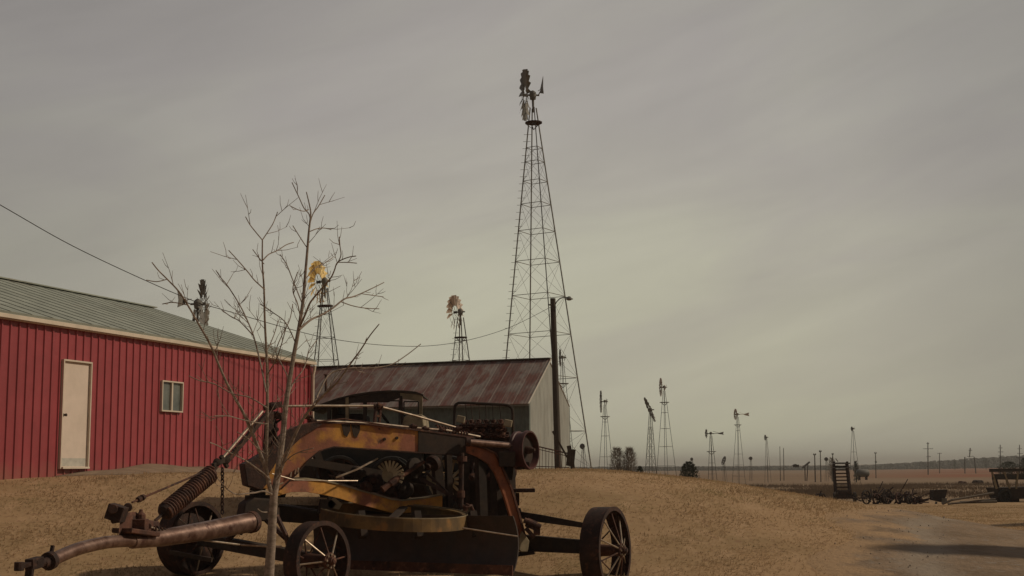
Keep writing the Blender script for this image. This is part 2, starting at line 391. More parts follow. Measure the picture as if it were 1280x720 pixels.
# beyond ~62 m the land is weeds and stubble in long streaks
yd = gmath('ADD', sp.outputs[1], grange(gn(.03, 1, .3), 0, 1, -40, 40))
yw = gmath('ADD', sp.outputs[1], gmath('MULTIPLY', gn(.08), 14))
weeds = gmix((.22, .155, .10), (.27, .185, .115), grange(gn(.05, .35, 1.6), .42, .58))
weeds = gmix(weeds, (.13, .09, .06), grange(gn(.4, .5, 1), .52, .70))
c0 = gmix(c0, weeds, grange(yw, 90, 102))
c0 = gmix(c0, (.25, .172, .115), gmath('MULTIPLY', grange(yd, 210, 235), grange(yd, 290, 260)))
c0 = gmix(c0, (.24, .095, .055), gmath('MULTIPLY', gmath('MULTIPLY', grange(yd, 280, 330), .9), grange(gmath('DIVIDE', sp.outputs[0], sp.outputs[1]), .23, .33, .1, 1)))
c0 = gmix(c0, (.25, .16, .10), gmath('MULTIPLY', grange(gn(.012, .3, 1), .5, .6), grange(yd, 350, 500)))
L.new(c0, b.inputs['Base Color'])
bp = N.new('ShaderNodeBump'); bp.inputs['Strength'].default_value = .35; bp.inputs['Distance'].default_value = .03; L.new(gn(14), bp.inputs['Height']); L.new(bp.outputs[0], b.inputs['Normal'])
g = np_mesh('ground', V, Fq, gm); tag(g, kind='structure')
for p in g.data.polygons: p.use_smooth = True

# short dry grass
gr = np.random.default_rng(3)
n = 430000
d = 14 + (75-14)*gr.random(n)**1.5
px = gr.random(n)*1400-60
x = (px-640)/F*d
keep = np.ones(n, bool)
ROAD = [(5.6, 8), (6.4, 15), (7.4, 20), (9.6, 26), (13, 32), (18.5, 37), (28, 42), (44, 46)]
def road_dist(x, y):
    best = np.full(x.shape, 1e9)
    for (ax, ay), (bx, by) in zip(ROAD[:-1], ROAD[1:]):
        dx, dy = bx-ax, by-ay; tt = np.clip(((x-ax)*dx+(y-ay)*dy)/(dx*dx+dy*dy), 0, 1)
        best = np.minimum(best, np.hypot(x-ax-tt*dx, y-ay-tt*dy))
    return best
rd = road_dist(x, d)
keep &= (rd > 1.15 + gr.random(n)**1.5*1.9 + .5*np.sin(x*1.9+d*.7)) 
clump = np.sin(x*1.7+np.sin(d*1.1)*2)*np.sin(d*1.3+np.sin(x*.8)*2)
keep &= gr.random(n) < .55+.45*clump
# barns stand on bare ground
bx, by = x+5.5, d-36.1
inb = (-(bx*.947)+(by*.32) > -.35) & (d < 40)
bare = (-(bx*.947)+(by*.32) > -1.6) & (d < 40) & (gr.random(n) < .65)
keep &= ~inb & ~bare
x, d = x[keep], d[keep]; n = len(x)
z = terrain(x, d)
h = (.012+.026*gr.random(n)+.04*(gr.random(n) < .13)*gr.random(n))*(1+.4*np.sin(x*.9)*np.sin(d*.7)); wd = .004+.0006*d*.5; an = gr.random(n)*np.pi
la = gr.random(n)*2*np.pi; ll = (.015+.055*gr.random(n)); lean = np.stack([np.cos(la)*ll, np.sin(la)*ll], -1); an = la+np.pi/2
a = np.stack([x-np.cos(an)*wd, d-np.sin(an)*wd, z-.005], -1); c = np.stack([x+np.cos(an)*wd, d+np.sin(an)*wd, z-.005], -1)
tp = np.stack([x+lean[:, 0], d+lean[:, 1], z+h], -1)
fl_ = np.ones(n, bool)
a2 = np.where(fl_[:, None], c, a); c = np.where(fl_[:, None], a, c); a = a2
V = np.stack([a, c, tp], 1).reshape(-1, 3); Ft = np.arange(3*n).reshape(-1, 3)
M['grass'] = material('dry_grass_blades', (.44, .305, .175), (.37, .25, .14), rough=1, nscale=.5, spec=.05, col3=(.37, .285, .15), n3=.9, coord='Object')
gt = M['grass'].node_tree; gb_ = gt.nodes['Principled BSDF']; tl = gt.nodes.new('ShaderNodeBsdfTranslucent'); ms = gt.nodes.new('ShaderNodeMixShader'); ms.inputs[0].default_value = .5
gt.links.new(gb_.inputs['Base Color'].links[0].from_socket, tl.inputs[0]); gt.links.new(gb_.outputs[0], ms.inputs[1]); gt.links.new(tl.outputs[0], ms.inputs[2]); gt.links.new(ms.outputs[0], gt.nodes['Material Output'].inputs[0])
go = np_mesh('dry_grass', V, Ft, M['grass'])
for p in go.data.polygons: p.use_smooth = True
nrm_ = np.tile(np.array([[0., -.25, .968]]), (len(V), 1)) + gr.normal(0, .12, (len(V), 3)); nrm_ /= np.linalg.norm(nrm_, axis=1)[:, None]
go.data.normals_split_custom_set_from_vertices(nrm_.tolist())
tag(go, 'short dry tan grass covering the slope', 'grass', kind='stuff')

# drive
mb = MB(); W_ = 2.9
pts = []
for i in range(len(ROAD)-1):
    p0 = ROAD[max(i-1, 0)]; p1 = ROAD[i]; p2 = ROAD[i+1]; p3 = ROAD[min(i+2, len(ROAD)-1)]
    for k in range(12):
        t = k/12
        q = [.5*((2*p1[j])+(-p0[j]+p2[j])*t+(2*p0[j]-5*p1[j]+4*p2[j]-p3[j])*t*t+(-p0[j]+3*p1[j]-3*p2[j]+p3[j])*t**3) for j in (0, 1)]
        pts.append(q)
NC = 24; vs = []; att = []
for i, (x_, y_) in enumerate(pts):
    a_ = pts[max(i-1, 0)]; b_ = pts[min(i+1, len(pts)-1)]; dx, dy = b_[0]-a_[0], b_[1]-a_[1]; l = math.hypot(dx, dy); nx_, ny_ = dy/l, -dx/l
    for k in range(NC+1):
        u = (k/NC-.5)*2; wv = W_*(1+.12*math.sin(i*.7))
        X_, Y_ = x_+nx_*u*wv, y_+ny_*u*wv
        rut = -.05*math.exp(-((abs(u)-.42)/.1)**2)
        vs.append((X_, Y_, tz(X_, Y_)+.06*(1-abs(u)**4)-.03*abs(u)**4+rut*.5)); att.append(u)
fs = [(i*(NC+1)+k, i*(NC+1)+k+1, (i+1)*(NC+1)+k+1, (i+1)*(NC+1)+k) for i in range(len(pts)-1) for k in range(NC)]
mb.add(vs, fs)
rm = bpy.data.materials.new('dirt_drive'); rm.use_nodes = True
nt = rm.node_tree; N = nt.nodes; L = nt.links; b = N['Principled BSDF']; b.inputs['Roughness'].default_value = .95; b.inputs['Specular IOR Level'].default_value = .1
geo = N.new('ShaderNodeNewGeometry'); at = N.new('ShaderNodeAttribute'); at.attribute_name = 'across'
au = gmath('ABSOLUTE', at.outputs['Fac'], 0)
dirt = gmix((.27, .19, .125), (.20, .14, .09), grange(gn(1.2, 1, 1), .4, .6))
dirt = gmix(dirt, (.27, .22, .175), grange(gn(6), .55, .7))
rutm = gmath('MULTIPLY', grange(gmath('ABSOLUTE', gmath('SUBTRACT', au, .42), 0), .16, .04), grange(gn(.8, 1, 1), .3, .6))
dirt = gmix(dirt, (.31, .25, .19), gmath('MULTIPLY', rutm, .85))
mid = gmath('MULTIPLY', grange(au, .2, .08), grange(gn(2.5), .45, .55))
edge = gmath('ADD', au, grange(gn(1.3), .3, .7, -.3, .3))
cc = gmix(dirt, (.39, .255, .145), gmath('MAXIMUM', gmath('MULTIPLY', mid, .08), grange(edge, .55, .8)))
L.new(cc, b.inputs['Base Color'])
bp = N.new('ShaderNodeBump'); bp.inputs['Strength'].default_value = .8; bp.inputs['Distance'].default_value = .04; L.new(gn(9), bp.inputs['Height']); L.new(bp.outputs[0], b.inputs['Normal'])
ro = mb.build('dirt_road', rm, None, True); tag(ro, kind='structure')
a_ = ro.data.attributes.new('across', 'FLOAT', 'POINT'); a_.data.foreach_set('value', att)

# loose stones on the drive
M['stone'] = material('drive_gravel', (.36, .30, .24), (.26, .21, .17), rough=1, nscale=9)
rgs = np.random.default_rng(8); mb = MB(); cnt = 0
while cnt < 2600:
    y_ = 13+45*rgs.random(); x_ = 3+30*rgs.random()
    if road_dist(np.array([x_]), np.array([y_]))[0] > 1.2+1.7*rgs.random(): continue
    r_ = .006+.013*rgs.random()**3; z_ = tz(x_, y_)+.05; q = rgs.random(6)*.6+.6
    mb.add([(x_-r_*q[0], y_, z_), (x_, y_-r_*q[1], z_), (x_+r_*q[2], y_, z_), (x_, y_+r_*q[3], z_), (x_+r_*.1, y_, z_+r_*q[4]), (x_, y_, z_-r_)], [(0,1,4), (1,2,4), (2,3,4), (3,0,4), (1,0,5), (2,1,5), (3,2,5), (0,3,5)]); cnt += 1
tag(mb.build('gravel', M['stone'], None), 'loose small stones scattered on the dirt drive', 'gravel', kind='stuff')
# ================================================================ red barn
def solve_on(C, t, px, py):
    p = P(px, py, 1.0); r = p.x
    s = (r*C.y - C.x)/(t.x - r*t.y); yy = C.y + t.y*s
    return s, EYE + (p.z-EYE)*yy
Cc = P(388, 453, 36.1); eave_z = Cc.z; gz = 1.42
tw = Vector((-.3205, -.9472)); 
barn = thing('red_barn', 'long red ribbed metal barn with weathered green roof on the left', 'barn', (Cc.x, Cc.y, gz), rot=(0, 0, math.atan2(tw.y, tw.x)))
LEN, HALF = 23.5, 5.16; H = eave_z-gz
rz = P(185, 384, 37.8).z-gz-.12
C2 = Vector((Cc.x, Cc.y))
mb = MB()
for s_, e_, yy in ((0, LEN, 0),):
    mb.box((LEN/2, -.06, H/2-.3), (LEN, .12, H+.6))
    mb.box((LEN/2, -2*HALF+.06, H/2-.3), (LEN, .12, H+.6))
for xx in (.06, LEN-.06):
    a = xx-.058; 
    mb.plate([(a, -.13, -.6), (a, -2*HALF+.13, -.6), (a, -2*HALF+.13, H), (a, -HALF, rz-.1), (a, -.13, H)], (.116, 0, 0))
sd0, zd1 = solve_on(C2, tw, 112, 453); sd1, _ = solve_on(C2, tw, 76, 453); _, zd0 = solve_on(C2, tw, 93, 586)
sw0, zw1 = solve_on(C2, tw, 226, 478); sw1, _ = solve_on(C2, tw, 199.5, 478); _, zw0 = solve_on(C2, tw, 212, 515)
k = .10
while k < LEN:
    spans = [(-.55, H-.02)]
    if min(sd0, sd1)-.01 < k < max(sd0, sd1)+.01: spans = [(-.55, zd0-gz), (zd1-gz, H-.02)]
    if min(sw0, sw1)-.01 < k < max(sw0, sw1)+.01: spans = [(-.55, zw0-gz), (zw1-gz, H-.02)]
    for a, b in spans:
        mb.add([(k-.03, 0, a), (k-.016, .026, a), (k+.016, .026, a), (k+.03, 0, a), (k-.03, 0, b), (k-.016, .026, b), (k+.016, .026, b), (k+.03, 0, b)],
               [(0,1,5,4), (1,2,6,5), (2,3,7,6), (4,5,6,7)])
    k += .245
wall = mb.build('wall', M['red'], barn)
# roof: two pitched sheets with standing ribs
sl = math.atan2(rz-H, HALF)
for sgn, y0 in ((1, 0), (-1, -2*HALF)):
    mb = MB(); ov = .12 if sgn > 0 else .28
    ye = y0 + sgn*ov; ze = H - math.tan(sl)*ov
    up = Vector((0, (-HALF)-ye, rz-ze)).normalized(); nn = Vector((0, -up.z*-1 if sgn > 0 else -up.z, abs(up.y)))
    nn = Vector((0, math.sin(sl)*sgn, math.cos(sl)))
    a = Vector((-.05, ye, ze)); b = Vector((-.05, -HALF+sgn*.002, rz)); off = nn*.05
    mb.plate([a+off, b+off, b+nn*.1, a+nn*.1], (LEN+.3, 0, 0))
    k = .1
    while k < LEN:
        p0 = Vector((k, ye, ze))+nn*.108; p1 = Vector((k, -HALF+sgn*.01, rz))+nn*.108
        mb.bar(p0, p1, .04, .008, nn); k += .61
    rf = mb.build('roof', M['greenroof'], barn)
mb = MB(); mb.box((LEN/2, -HALF, rz+.115), (LEN+.28, .3, .03)); mb.build('ridge_cap', M['greenroof'], barn)
mb = MB(); mb.box((LEN/2-.03, .135, H-.03), (LEN+.1, .04, .08)); mb.box((LEN/2, .07, H-.08), (LEN, .09, .02)); mb.build('eave_trim', M['white'], barn, bevel=.006)
# far corner trim and downspout
mb = MB(); mb.box((.05, .03, H/2-.25), (.16, .05, H+.3)); mb.build('corner_trim', M['red'], barn)
mb = MB(); mb.tube([(.03, .15, H-.1), (.03, .14, H-.2), (.03, .10, H-.35), (.03, .10, 0.1)], .045, 8); mb.tube([(.03, .10, .1), (.0, .28, .02)], .045, 8); mb.build('downspout', M['white'], barn, True)
# door
s0, z1 = solve_on(C2, tw, 112, 453); s1, _ = solve_on(C2, tw, 76, 453); _, z0 = solve_on(C2, tw, 93, 586)
z0 -= gz; z1 -= gz; dc = (s0+s1)/2; dw = abs(s1-s0)
mb = MB(); f = .035; mb.box((s0+f/2, .03, (z0+z1)/2), (f, .1, z1-z0)); mb.box((s1-f/2, .03, (z0+z1)/2), (f, .1, z1-z0)); mb.box((dc, .031, z1-f/2), (dw-2*f, .098, f)); mb.box((dc, .05, z0+.02), (dw-2*f, .14, .04))
fr = mb.build('door_frame', M['white'], barn, bevel=.004)
mb = MB(); mb.box((dc, .01, (z0+z1)/2-.003), (dw-2*f-.01, .03, z1-z0-f*1.2-.03)); door = mb.build('door', M['door'], barn)
for hzz in (.2, .5, .8):
    mb = MB(); mb.box((s0+f+.004, .033, z0+(z1-z0)*hzz), (.022, .012, .09)); mb.build('hinge', M['sash'], barn)
mb = MB(); mb.box((dc, .02, z0+.13), (dw-2*f-.06, .014, .16)); mb.build('kick_plate', M['sash'], barn)
mb = MB(); hx = s1-f-.07; hz = z0+(z1-z0)*.49; mb.lathe((hx, .025, hz), (0, 1, 0), [(0, .03), (.012, .03), (.015, .012), (.045, .012), (.05, .028), (.075, .03), (.085, .015), (.086, 0)], 14); mb.build('door_knob', M['black'], door, True)
# window
s0, z1 = solve_on(C2, tw, 226, 478); s1, _ = solve_on(C2, tw, 199.5, 478); _, z0 = solve_on(C2, tw, 212, 515)
z0 -= gz; z1 -= gz; dc = (s0+s1)/2; dw = abs(s1-s0); f = .03
win = thing('window', None, None, (dc, 0, (z0+z1)/2)); win.parent = barn
for k_ in ('label', 'category'):
    if k_ in win: del win[k_]
hh = z1-z0
mb = MB(); mb.box((-dw/2+f/2, .035, 0), (f, .09, hh)); mb.box((dw/2-f/2, .035, 0), (f, .09, hh)); mb.box((0, .034, hh/2-f/2), (dw-2*f, .088, f)); mb.box((0, .036, -hh/2+f/2), (dw-2*f, .092, f)); mb.box((0, .03, 0), (.05, .07, hh-2*f)); mb.build('frame', M['white'], win)
for sx in (-1, 1):
    mb = MB(); mb.box((sx*(dw/4-.005), .012, 0), (dw/2-f-.03, .012, hh-2*f-.004)); mb.build('pane', M['glass'], win)
# concrete apron along the wall and dirt heap
mb = MB()
apr = [(8.2, .10), (11, .55), (13.5, .8), (16, .7), (18, .25), (21, .15)]
# low mound of bare dirt against the wall
rows, cols_ = 14, 60; vs = []; 
for i in range(rows+1):
    for j in range(cols_+1):
        s = 2.6 + 8.2*j/cols_; v = i/rows
        wx = Cc.x + tw.x*s; wy = Cc.y + tw.y*s; o = .02 + v*(1.5+.4*math.sin(s*1.3))
        x_, y_ = wx + .9472*o, wy - .3205*o
        hgt = (.16+.05*math.sin(s*.9+1)+.03*math.sin(s*2.7))*math.cos(v*math.pi/2)**1.2*math.sin(math.pi*j/cols_)**.7
        vs.append((x_, y_, tz(x_, y_)+hgt+(.008 if 0 < j < cols_ and i < rows else -.05)))
mb.add(vs, [(i*(cols_+1)+j, i*(cols_+1)+j+1, (i+1)*(cols_+1)+j+1, (i+1)*(cols_+1)+j) for i in range(rows) for j in range(cols_)])
tag(mb.build('bare_dirt', M['concrete'], None, True), kind='structure')

# ================================================================ grey barn
Gc = P(659, 502, 55); gx = Vector((-.944, .33)).normalized(); ez = Gc.z; g0 = 1.35
gb = thing('grey_barn', 'grey sheet metal shed with rust streaked gable roof behind the old truck', 'barn', (Gc.x, Gc.y, g0), rot=(0, 0, math.atan2(gx.y, gx.x)))
GL, GW = 13.0, 6.1; H = ez-g0; rz = P(682, 450, 57.9).z-g0
M['gwall'] = corrugated('shaded_green_grey_sheet', (.125, .15, .135), (.10, .115, .105), (.09, .06, .045), .2, 0, l3=.66, h3=.8)  # greenish paint, with the front wall's shade darkened into the colour
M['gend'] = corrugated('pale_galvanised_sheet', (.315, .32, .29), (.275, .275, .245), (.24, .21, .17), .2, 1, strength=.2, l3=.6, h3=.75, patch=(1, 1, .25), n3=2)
M['groof'] = corrugated('rust_streaked_roof_sheet', (.27, .22, .185), (.215, .17, .145), (.185, .085, .065), .15, 0, strength=.22, l3=.45, h3=.58, patch=(1.2, .5, .5), n3=1.6, seam=.55)
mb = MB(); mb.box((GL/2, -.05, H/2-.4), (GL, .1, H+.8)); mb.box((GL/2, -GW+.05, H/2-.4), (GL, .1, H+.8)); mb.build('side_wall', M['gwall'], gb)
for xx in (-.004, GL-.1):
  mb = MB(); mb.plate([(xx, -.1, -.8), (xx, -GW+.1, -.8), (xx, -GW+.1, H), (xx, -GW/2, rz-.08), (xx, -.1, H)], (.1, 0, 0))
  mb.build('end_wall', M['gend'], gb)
sl = math.atan2(rz-H, GW/2)
for sgn, y0 in ((1, 0), (-1, -GW)):
    mb = MB(); ov = .22 if sgn > 0 else .0; ye = y0+sgn*ov; ze = H-math.tan(sl)*ov; nn = Vector((0, math.sin(sl)*sgn, math.cos(sl)))
    a = Vector((-.10 if sgn > 0 else .0, ye, ze)); b = Vector((-.10 if sgn > 0 else .0, -GW/2+sgn*.002, rz))
    mb.plate([a+nn*.03, b+nn*.03, b+nn*.06, a+nn*.06], (GL+.4, 0, 0)); mb.build('roof', M['groof'], gb)
mb = MB(); mb.box((GL/2, -GW/2, rz+.075), (GL+.16, .34, .04)); mb.build('ridge_cap', M['tank'], gb)
mb = MB()
for sgn, y0 in ((1, 0),):
    ye = y0+sgn*(.22 if sgn > 0 else .08); ze = H-math.tan(sl)*(.22 if sgn > 0 else .08)
    mb.bar((-.115, ye, ze+.02), (-.115, -GW/2+sgn*.04, rz+.03), .02, .09)
mb.build('rake_board', M['sash'], gb)
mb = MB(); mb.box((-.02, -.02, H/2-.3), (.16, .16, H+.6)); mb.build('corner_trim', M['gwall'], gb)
mb = MB(); mb.box((GL/2, .2, H-.14), (GL+.3, .04, .1)); mb.build('eave_board', M['tank'], gb)
mb = MB(); mb.tube([(9.8, -.9, H+.7), (9.8, -.9, H+1.45)], .06, 8); mb.tube([(9.8, -.9, H+1.45), (9.8, -.9, H+1.5)], .1, 8); mb.build('stove_pipe', M['rust'], gb)

# ================================================================ yard pole with lamp, cable
pb = P(698, 590, 50); pb.z = tz(pb.x, pb.y); pt = P(691, 373, 50)
pole = thing('lamp_pole', 'tall dark wooden pole with curved arm lamp beside the grey shed', 'lamp pole', pb)
mb = MB(); mb.tube([pb-Vector((0,0,.4)), pb.lerp(pt, .5), pt], [.14, .125, .105], 12); part(mb, 'pole', M['pole'], pole, True)
mb = MB(); mb.tube([P(692, 384, 50), P(696, 377, 50), P(700, 373, 50), P(706, 371.5, 50), P(710, 372, 50)], .022, 6); arm = part(mb, 'lamp_arm', M['galv'], pole, True)
mb = MB(); c = P(711.5, 372.5, 50); mb.lathe(c, (0, 0, -1), [(-.06, .0), (-.06, .05), (0, .09), (.02, .14), (.05, .15), (.055, .10), (.09, .07), (.10, 0)], 14); part(mb, 'lamp_head', M['tank'], pole, True)
mb = MB(); mb.box(P(692, 395, 49.9)+Vector((0, -.16, 0)), (.06, .08, .3)); part(mb, 'fuse_box', M['galv'], pole)
mb = MB(); mb.tube([P(690, 381, 49.9), P(685, 381, 49.9)], .03, 6); part(mb, 'insulator', M['galv'], pole)
WP = [(-150, 170), (0, 256), (90, 307), (185, 352), (247, 378), (278, 387), (380, 416), (430, 426), (488, 432), (540, 432), (590, 424), (640, 408), (690, 383)]
A = Vector((P(-150, 170, 21).x, 21)); B = Vector((pt.x, 50))
def wpt(px, py):
    s, z_ = solve_on(A, (B-A).normalized(), px, py); q = A+(B-A).normalized()*s; return Vector((q.x, q.y, z_))
pts = [wpt(*q) for q in WP]
def smooth_path(pts, k=6):
    o = []
    for i in range(len(pts)-1):
        p0, p1, p2, p3 = pts[max(i-1, 0)], pts[i], pts[i+1], pts[min(i+2, len(pts)-1)]
        for j in range(k):
            t = j/k; o.append(.5*((2*p1)+(-p0+p2)*t+(2*p0-5*p1+4*p2-p3)*t*t+(-p0+3*p1-3*p2+p3)*t**3))
    return o+[pts[-1]]
mb = MB(); mb.tube(smooth_path(pts, 8), .0085, 5); tag(mb.build('overhead_cable', M['insul'], None, True, loc=pt), 'single dark overhead cable sagging from the left to the lamp pole', 'cable')

# iron fence and leaning post by the shed's end wall
fb = P(680, 590, 44); fb.z = tz(fb.x, fb.y)
fe = thing('iron_fence', 'rusty low iron fence with thin upright bars before the grey shed end', 'fence', fb)
a = P(646, 552, 44.6); b = P(711, 567, 43.6)
mb = MB(); mb.tube([a, b], .022, 6); mb.tube([a+Vector((0,0,-.09)), b+Vector((0,0,-.09))], .012, 6); mb.tube([a+Vector((0,0,-.8)), b+Vector((0,0,-.45))], .014, 6); part(mb, 'rail', M['rust'], fe)
mb = MB()
for i in range(17):
    q = a.lerp(b, i/16); mb.tube([q, (q.x+random.uniform(-.03, .03), q.y, tz(q.x, q.y)-.02)], .009, 5)
bars = part(mb, 'upright_bars', M['rust'], fe)
lp = P(716, 588, 43.5); lp.z = tz(lp.x, lp.y)
mb = MB(); mb.bar(lp+Vector((.05, 0, -.2)), P(711, 557, 43.5), .16, .14); mb.box(P(713.5, 572, 43.5), (.26, .2, .55), Matrix.Rotation(.12, 3, 'Y')); tag(mb.build('leaning_post', M['pole'], None, bevel=.01, loc=lp), 'short dark wooden post leaning beside the lamp pole', 'post')
mb = MB(); bp_ = P(701, 586, 43); mb.bar((bp_.x-.25, bp_.y, P(0, 545, 43).z), (bp_.x+.45, bp_.y, tz(bp_.x, bp_.y)), .06, .06); tag(mb.build('brace_board', M['pole'], None, loc=bp_), 'thin dark board propped slanting against the lamp pole foot', 'board')

# ================================================================ windmills
def windmill(label, bpx, bpy, depth, hub, wpx, dia, wheel_off, yaw, sail, metal, tail='furled', plat=None, nb=18, detail=2, basew=None, vane_len=1, legs=4, twist=R(20), missing=(), tilt=0, name='windmill', group='windmills standing on lattice towers', rungs=None, leg_r=.045, tailyaw=None, topw=None, brace=True, pitch=1):
    """hub: photograph pixel of the gearbox; wheel_off: metres from tower axis to wheel along its axle (negative = left)"""
    B = P(bpx, bpy, depth); Hh = P(hub[0], hub[1], depth); B.z = tz(B.x, B.y)
    root = thing(name, label, 'windmill', B, group); ax = Hh-B; Ht = ax.length
    root.rotation_mode = 'QUATERNION'; root.rotation_quaternion = Vector((0,0,1)).rotation_difference(ax.normalized())
    bw = basew/2; tw_ = (topw or .16)/2
    def corner(k, f):
        t_ = twist + math.pi/2*k + math.pi/4 if legs == 4 else twist + 2*math.pi/3*k
        r_ = (bw*(1-f)+tw_*f)*1.414; return Vector((math.cos(t_)*r_, math.sin(t_)*r_, Ht*.965*f))
    for k in range(legs):
        if detail < 2: break
        mb = MB(); mb.bar(corner(k, 0)-Vector((0,0,.3)), corner(k, 1), leg_r*2, leg_r*2, (math.cos(twist+k), math.sin(twist+k), 0)); mb.build('leg', metal, root)
    mb = MB()
    if detail < 2:
        for k in range(legs): mb.tube([corner(k, 0)-Vector((0,0,.3)), corner(k, 1)], leg_r, 4)
    lev = rungs or [1-(1-.02)*(1-i/8)**.92 for i in range(1, 8)]
    fs_ = [0]+lev
    for i, f in enumerate(lev):
        for k in range(legs):
            a, b = corner(k, f), corner((k+1) % legs, f); mb.bar(a, b, leg_r*1.1, leg_r*1.1)
            if brace:
                c, d_ = corner(k, fs_[i]), corner((k+1) % legs, fs_[i])
                mb.tube([c, b], leg_r*.32, 4); mb.tube([d_, a], leg_r*.32, 4)
    if detail >= 2:  # climbing ladder rungs on one leg
        for i in range(int(Ht/.4)):
            f = i*.4/Ht
            if f < .93: q = corner(1, f); mb.tube([q+Vector((-.2, 0, 0)), q+Vector((.2, 0, 0))], .012, 4)
    mb.build('lattice', metal, root)
    if plat:
        zf = plat; pr = .36 if detail >= 2 else .42
        mb = MB(); mb.lathe((0, 0, Ht*zf), (0, 0, 1), [(0, .12), (0, pr*1.3), (.06, pr*1.3), (.06, .12)], 12, True)
        for k in range(4): t_ = k*math.pi/2+twist; mb.tube([(0, 0, Ht*zf-.35), (math.cos(t_)*pr*1.2, math.sin(t_)*pr*1.2, Ht*zf)], .02, 4)
        mb.build('platform', M['drust'] if detail >= 2 else metal, root)
    # head
    q = Quaternion((0, 0, 1), yaw); axl = q @ Vector((1, 0, 0)); sdv = q @ Vector((0, 1, 0)); c0_ = Vector((0, 0, Ht))
    sg = 1 if wheel_off > 0 else -1; wo = abs(wheel_off)
    mb = MB(); mb.lathe(c0_+Vector((0,0,-.25)), (0, 0, 1), [(-.7, .05), (0, .07), (.02, .16), (.3, .2), (.42, .16), (.5, .06), (.52, 0)], 12) if detail >= 2 else mb.lathe(c0_+Vector((0,0,-.1)), (0,0,1), [(-.4, .04), (0, .05), (.02, .14), (.25, .14), (.3, 0)], 8)
    mb.tube([c0_-axl*sg*.35, c0_+axl*sg*wo], .05, 8); mb.build('gearbox', M['dgalv'], root, True)
    Rw = dia/2; wc = c0_+axl*sg*wo
    rt = Quaternion(sdv, R(tilt)); axw = rt @ (axl*sg)
    u0 = rt @ Vector((0, 0, 1)); v0 = axw.cross(u0)
    def rp(r, t_, h=0): return wc + (u0*math.cos(t_)+v0*math.sin(t_))*r + axw*h
    mb = MB(); seg = 36
    for rr in (.42, .80):
        mb.tube([rp(Rw*rr, 2*math.pi*k/seg, .01) for k in range(seg+1)], .012 if detail >= 2 else .025, 4, False)
    ns = 6
    for k in range(ns):
        t_ = 2*math.pi*k/ns+.2; mb.tube([rp(.04, t_, .12), rp(Rw*.8, t_, .01)], .014 if detail >= 2 else .02, 4); mb.tube([rp(.04, t_, -.1), rp(Rw*.8, t_, .0)], .012, 4)
    mb.lathe(wc, axw, [(-.12, .02), (-.11, .09), (.11, .09), (.14, .03), (.15, 0)], 10)
    wh = mb.build('wheel', metal, root)
    allb = MB()
    for k in range(nb):
        if k in missing: continue
        t_ = 2*math.pi*(k+.5)/nb; mbk = MB() if detail >= 2 else allb; nrow = 3; vs = []
        e1 = u0*math.cos(t_)+v0*math.sin(t_); e2 = -u0*math.sin(t_)+v0*math.cos(t_)
        tiltb = R(32 if detail >= 2 else 12)+random.uniform(-.07, .07); tiltb *= pitch; w0 = 2*math.pi*Rw*.42/nb*.95; w1 = 2*math.pi*Rw/nb*1.0
        for i in range(nrow+1):
            f = i/nrow; r_ = Rw*(.40+.60*f); ww = w0+(w1-w0)*f
            for j in range(4):
                g_ = j/3-.5; cur = .10*ww*(1-4*g_*g_)
                p_ = wc+e1*r_+(e2*math.cos(tiltb)+axw*math.sin(tiltb))*g_*ww+(axw*math.cos(tiltb)-e2*math.sin(tiltb))*cur
                vs.append(p_)
        mbk.add(vs, [(i*4+j, i*4+j+1, (i+1)*4+j+1, (i+1)*4+j) for i in range(nrow) for j in range(3)])
        if detail >= 2:
            bo = mbk.build('blade', sail, wh); sm = bo.modifiers.new('thick', 'SOLIDIFY'); sm.thickness = .006
    if detail < 2:
        bo = allb.build('blades', sail, root); sm = bo.modifiers.new('thick', 'SOLIDIFY'); sm.thickness = .01
    if tail:
        ty = (yaw+math.pi/2) if tail == 'furled' else yaw
        if tailyaw is not None: ty = tailyaw
        td = Quaternion((0,0,1), ty) @ Vector((1, 0, 0))
        if tail == 'open': td = -axl*sg
        if tail == 'furled' and tailyaw is None and td.y < 0: td = -td
        st = c0_ - axl*sg*.3; Lt = Rw*1.5*vane_len; hv = Rw*.34
        mb = MB(); mb.tube([st, st+td*Lt*.6], .03, 5); mb.tube([st+Vector((0,0,.25)), st+td*Lt*.55+Vector((0,0,.05))], .02, 5)
        pl = [st+td*Lt*.45+Vector((0,0,hv*.25)), st+td*Lt+Vector((0,0,hv*1.1)), st+td*Lt*.92, st+td*Lt+Vector((0,0,-hv*.9)), st+td*Lt*.45+Vector((0,0,-hv*.25))]
        mb.plate(pl, (td.cross(Vector((0,0,1))))*.02); mb.build('tail_vane', sail, root)
    return root
windmill('tallest windmill, dark steel lattice tower behind the lamp pole', 680, 592, 69, (666, 119), 659, 2.75, -.42, R(8), M['greysail'], M['dgalv'], plat=.922, basew=3.75, rungs=[.10, .245, .365, .47, .565, .65, .725, .79, .845, .885], twist=R(62), leg_r=.025, tailyaw=R(-82), topw=.24, vane_len=.85)
windmill('windmill with bright yellow sails behind the bare young tree', 410, 592, 77, (406, 352), 402, 2.5, -.4, R(-17), M['goldsail'], M['galv'], plat=.867, basew=2.6, twist=R(20), leg_r=.024, tail=None, pitch=-1, topw=.25)
windmill('windmill with pale rusty sails above the grey shed roof', 578, 592, 93, (575.5, 390), 570, 2.45, -.4, R(-24), M['palesail'], M['galv'], plat=.84, basew=2.4, twist=R(35), leg_r=.027, tail=None, pitch=-1, missing=(8, 11), topw=.3)
windmill('dark windmill head rising behind the green roof of the red barn', 247, 592, 64, (247, 380), 253, 2.4, .28, R(3), M['greysail'], M['dgalv'], plat=.8, basew=2.4, twist=R(10), leg_r=.04, tailyaw=R(-97), topw=.25)
far = dict(detail=1, leg_r=.032)
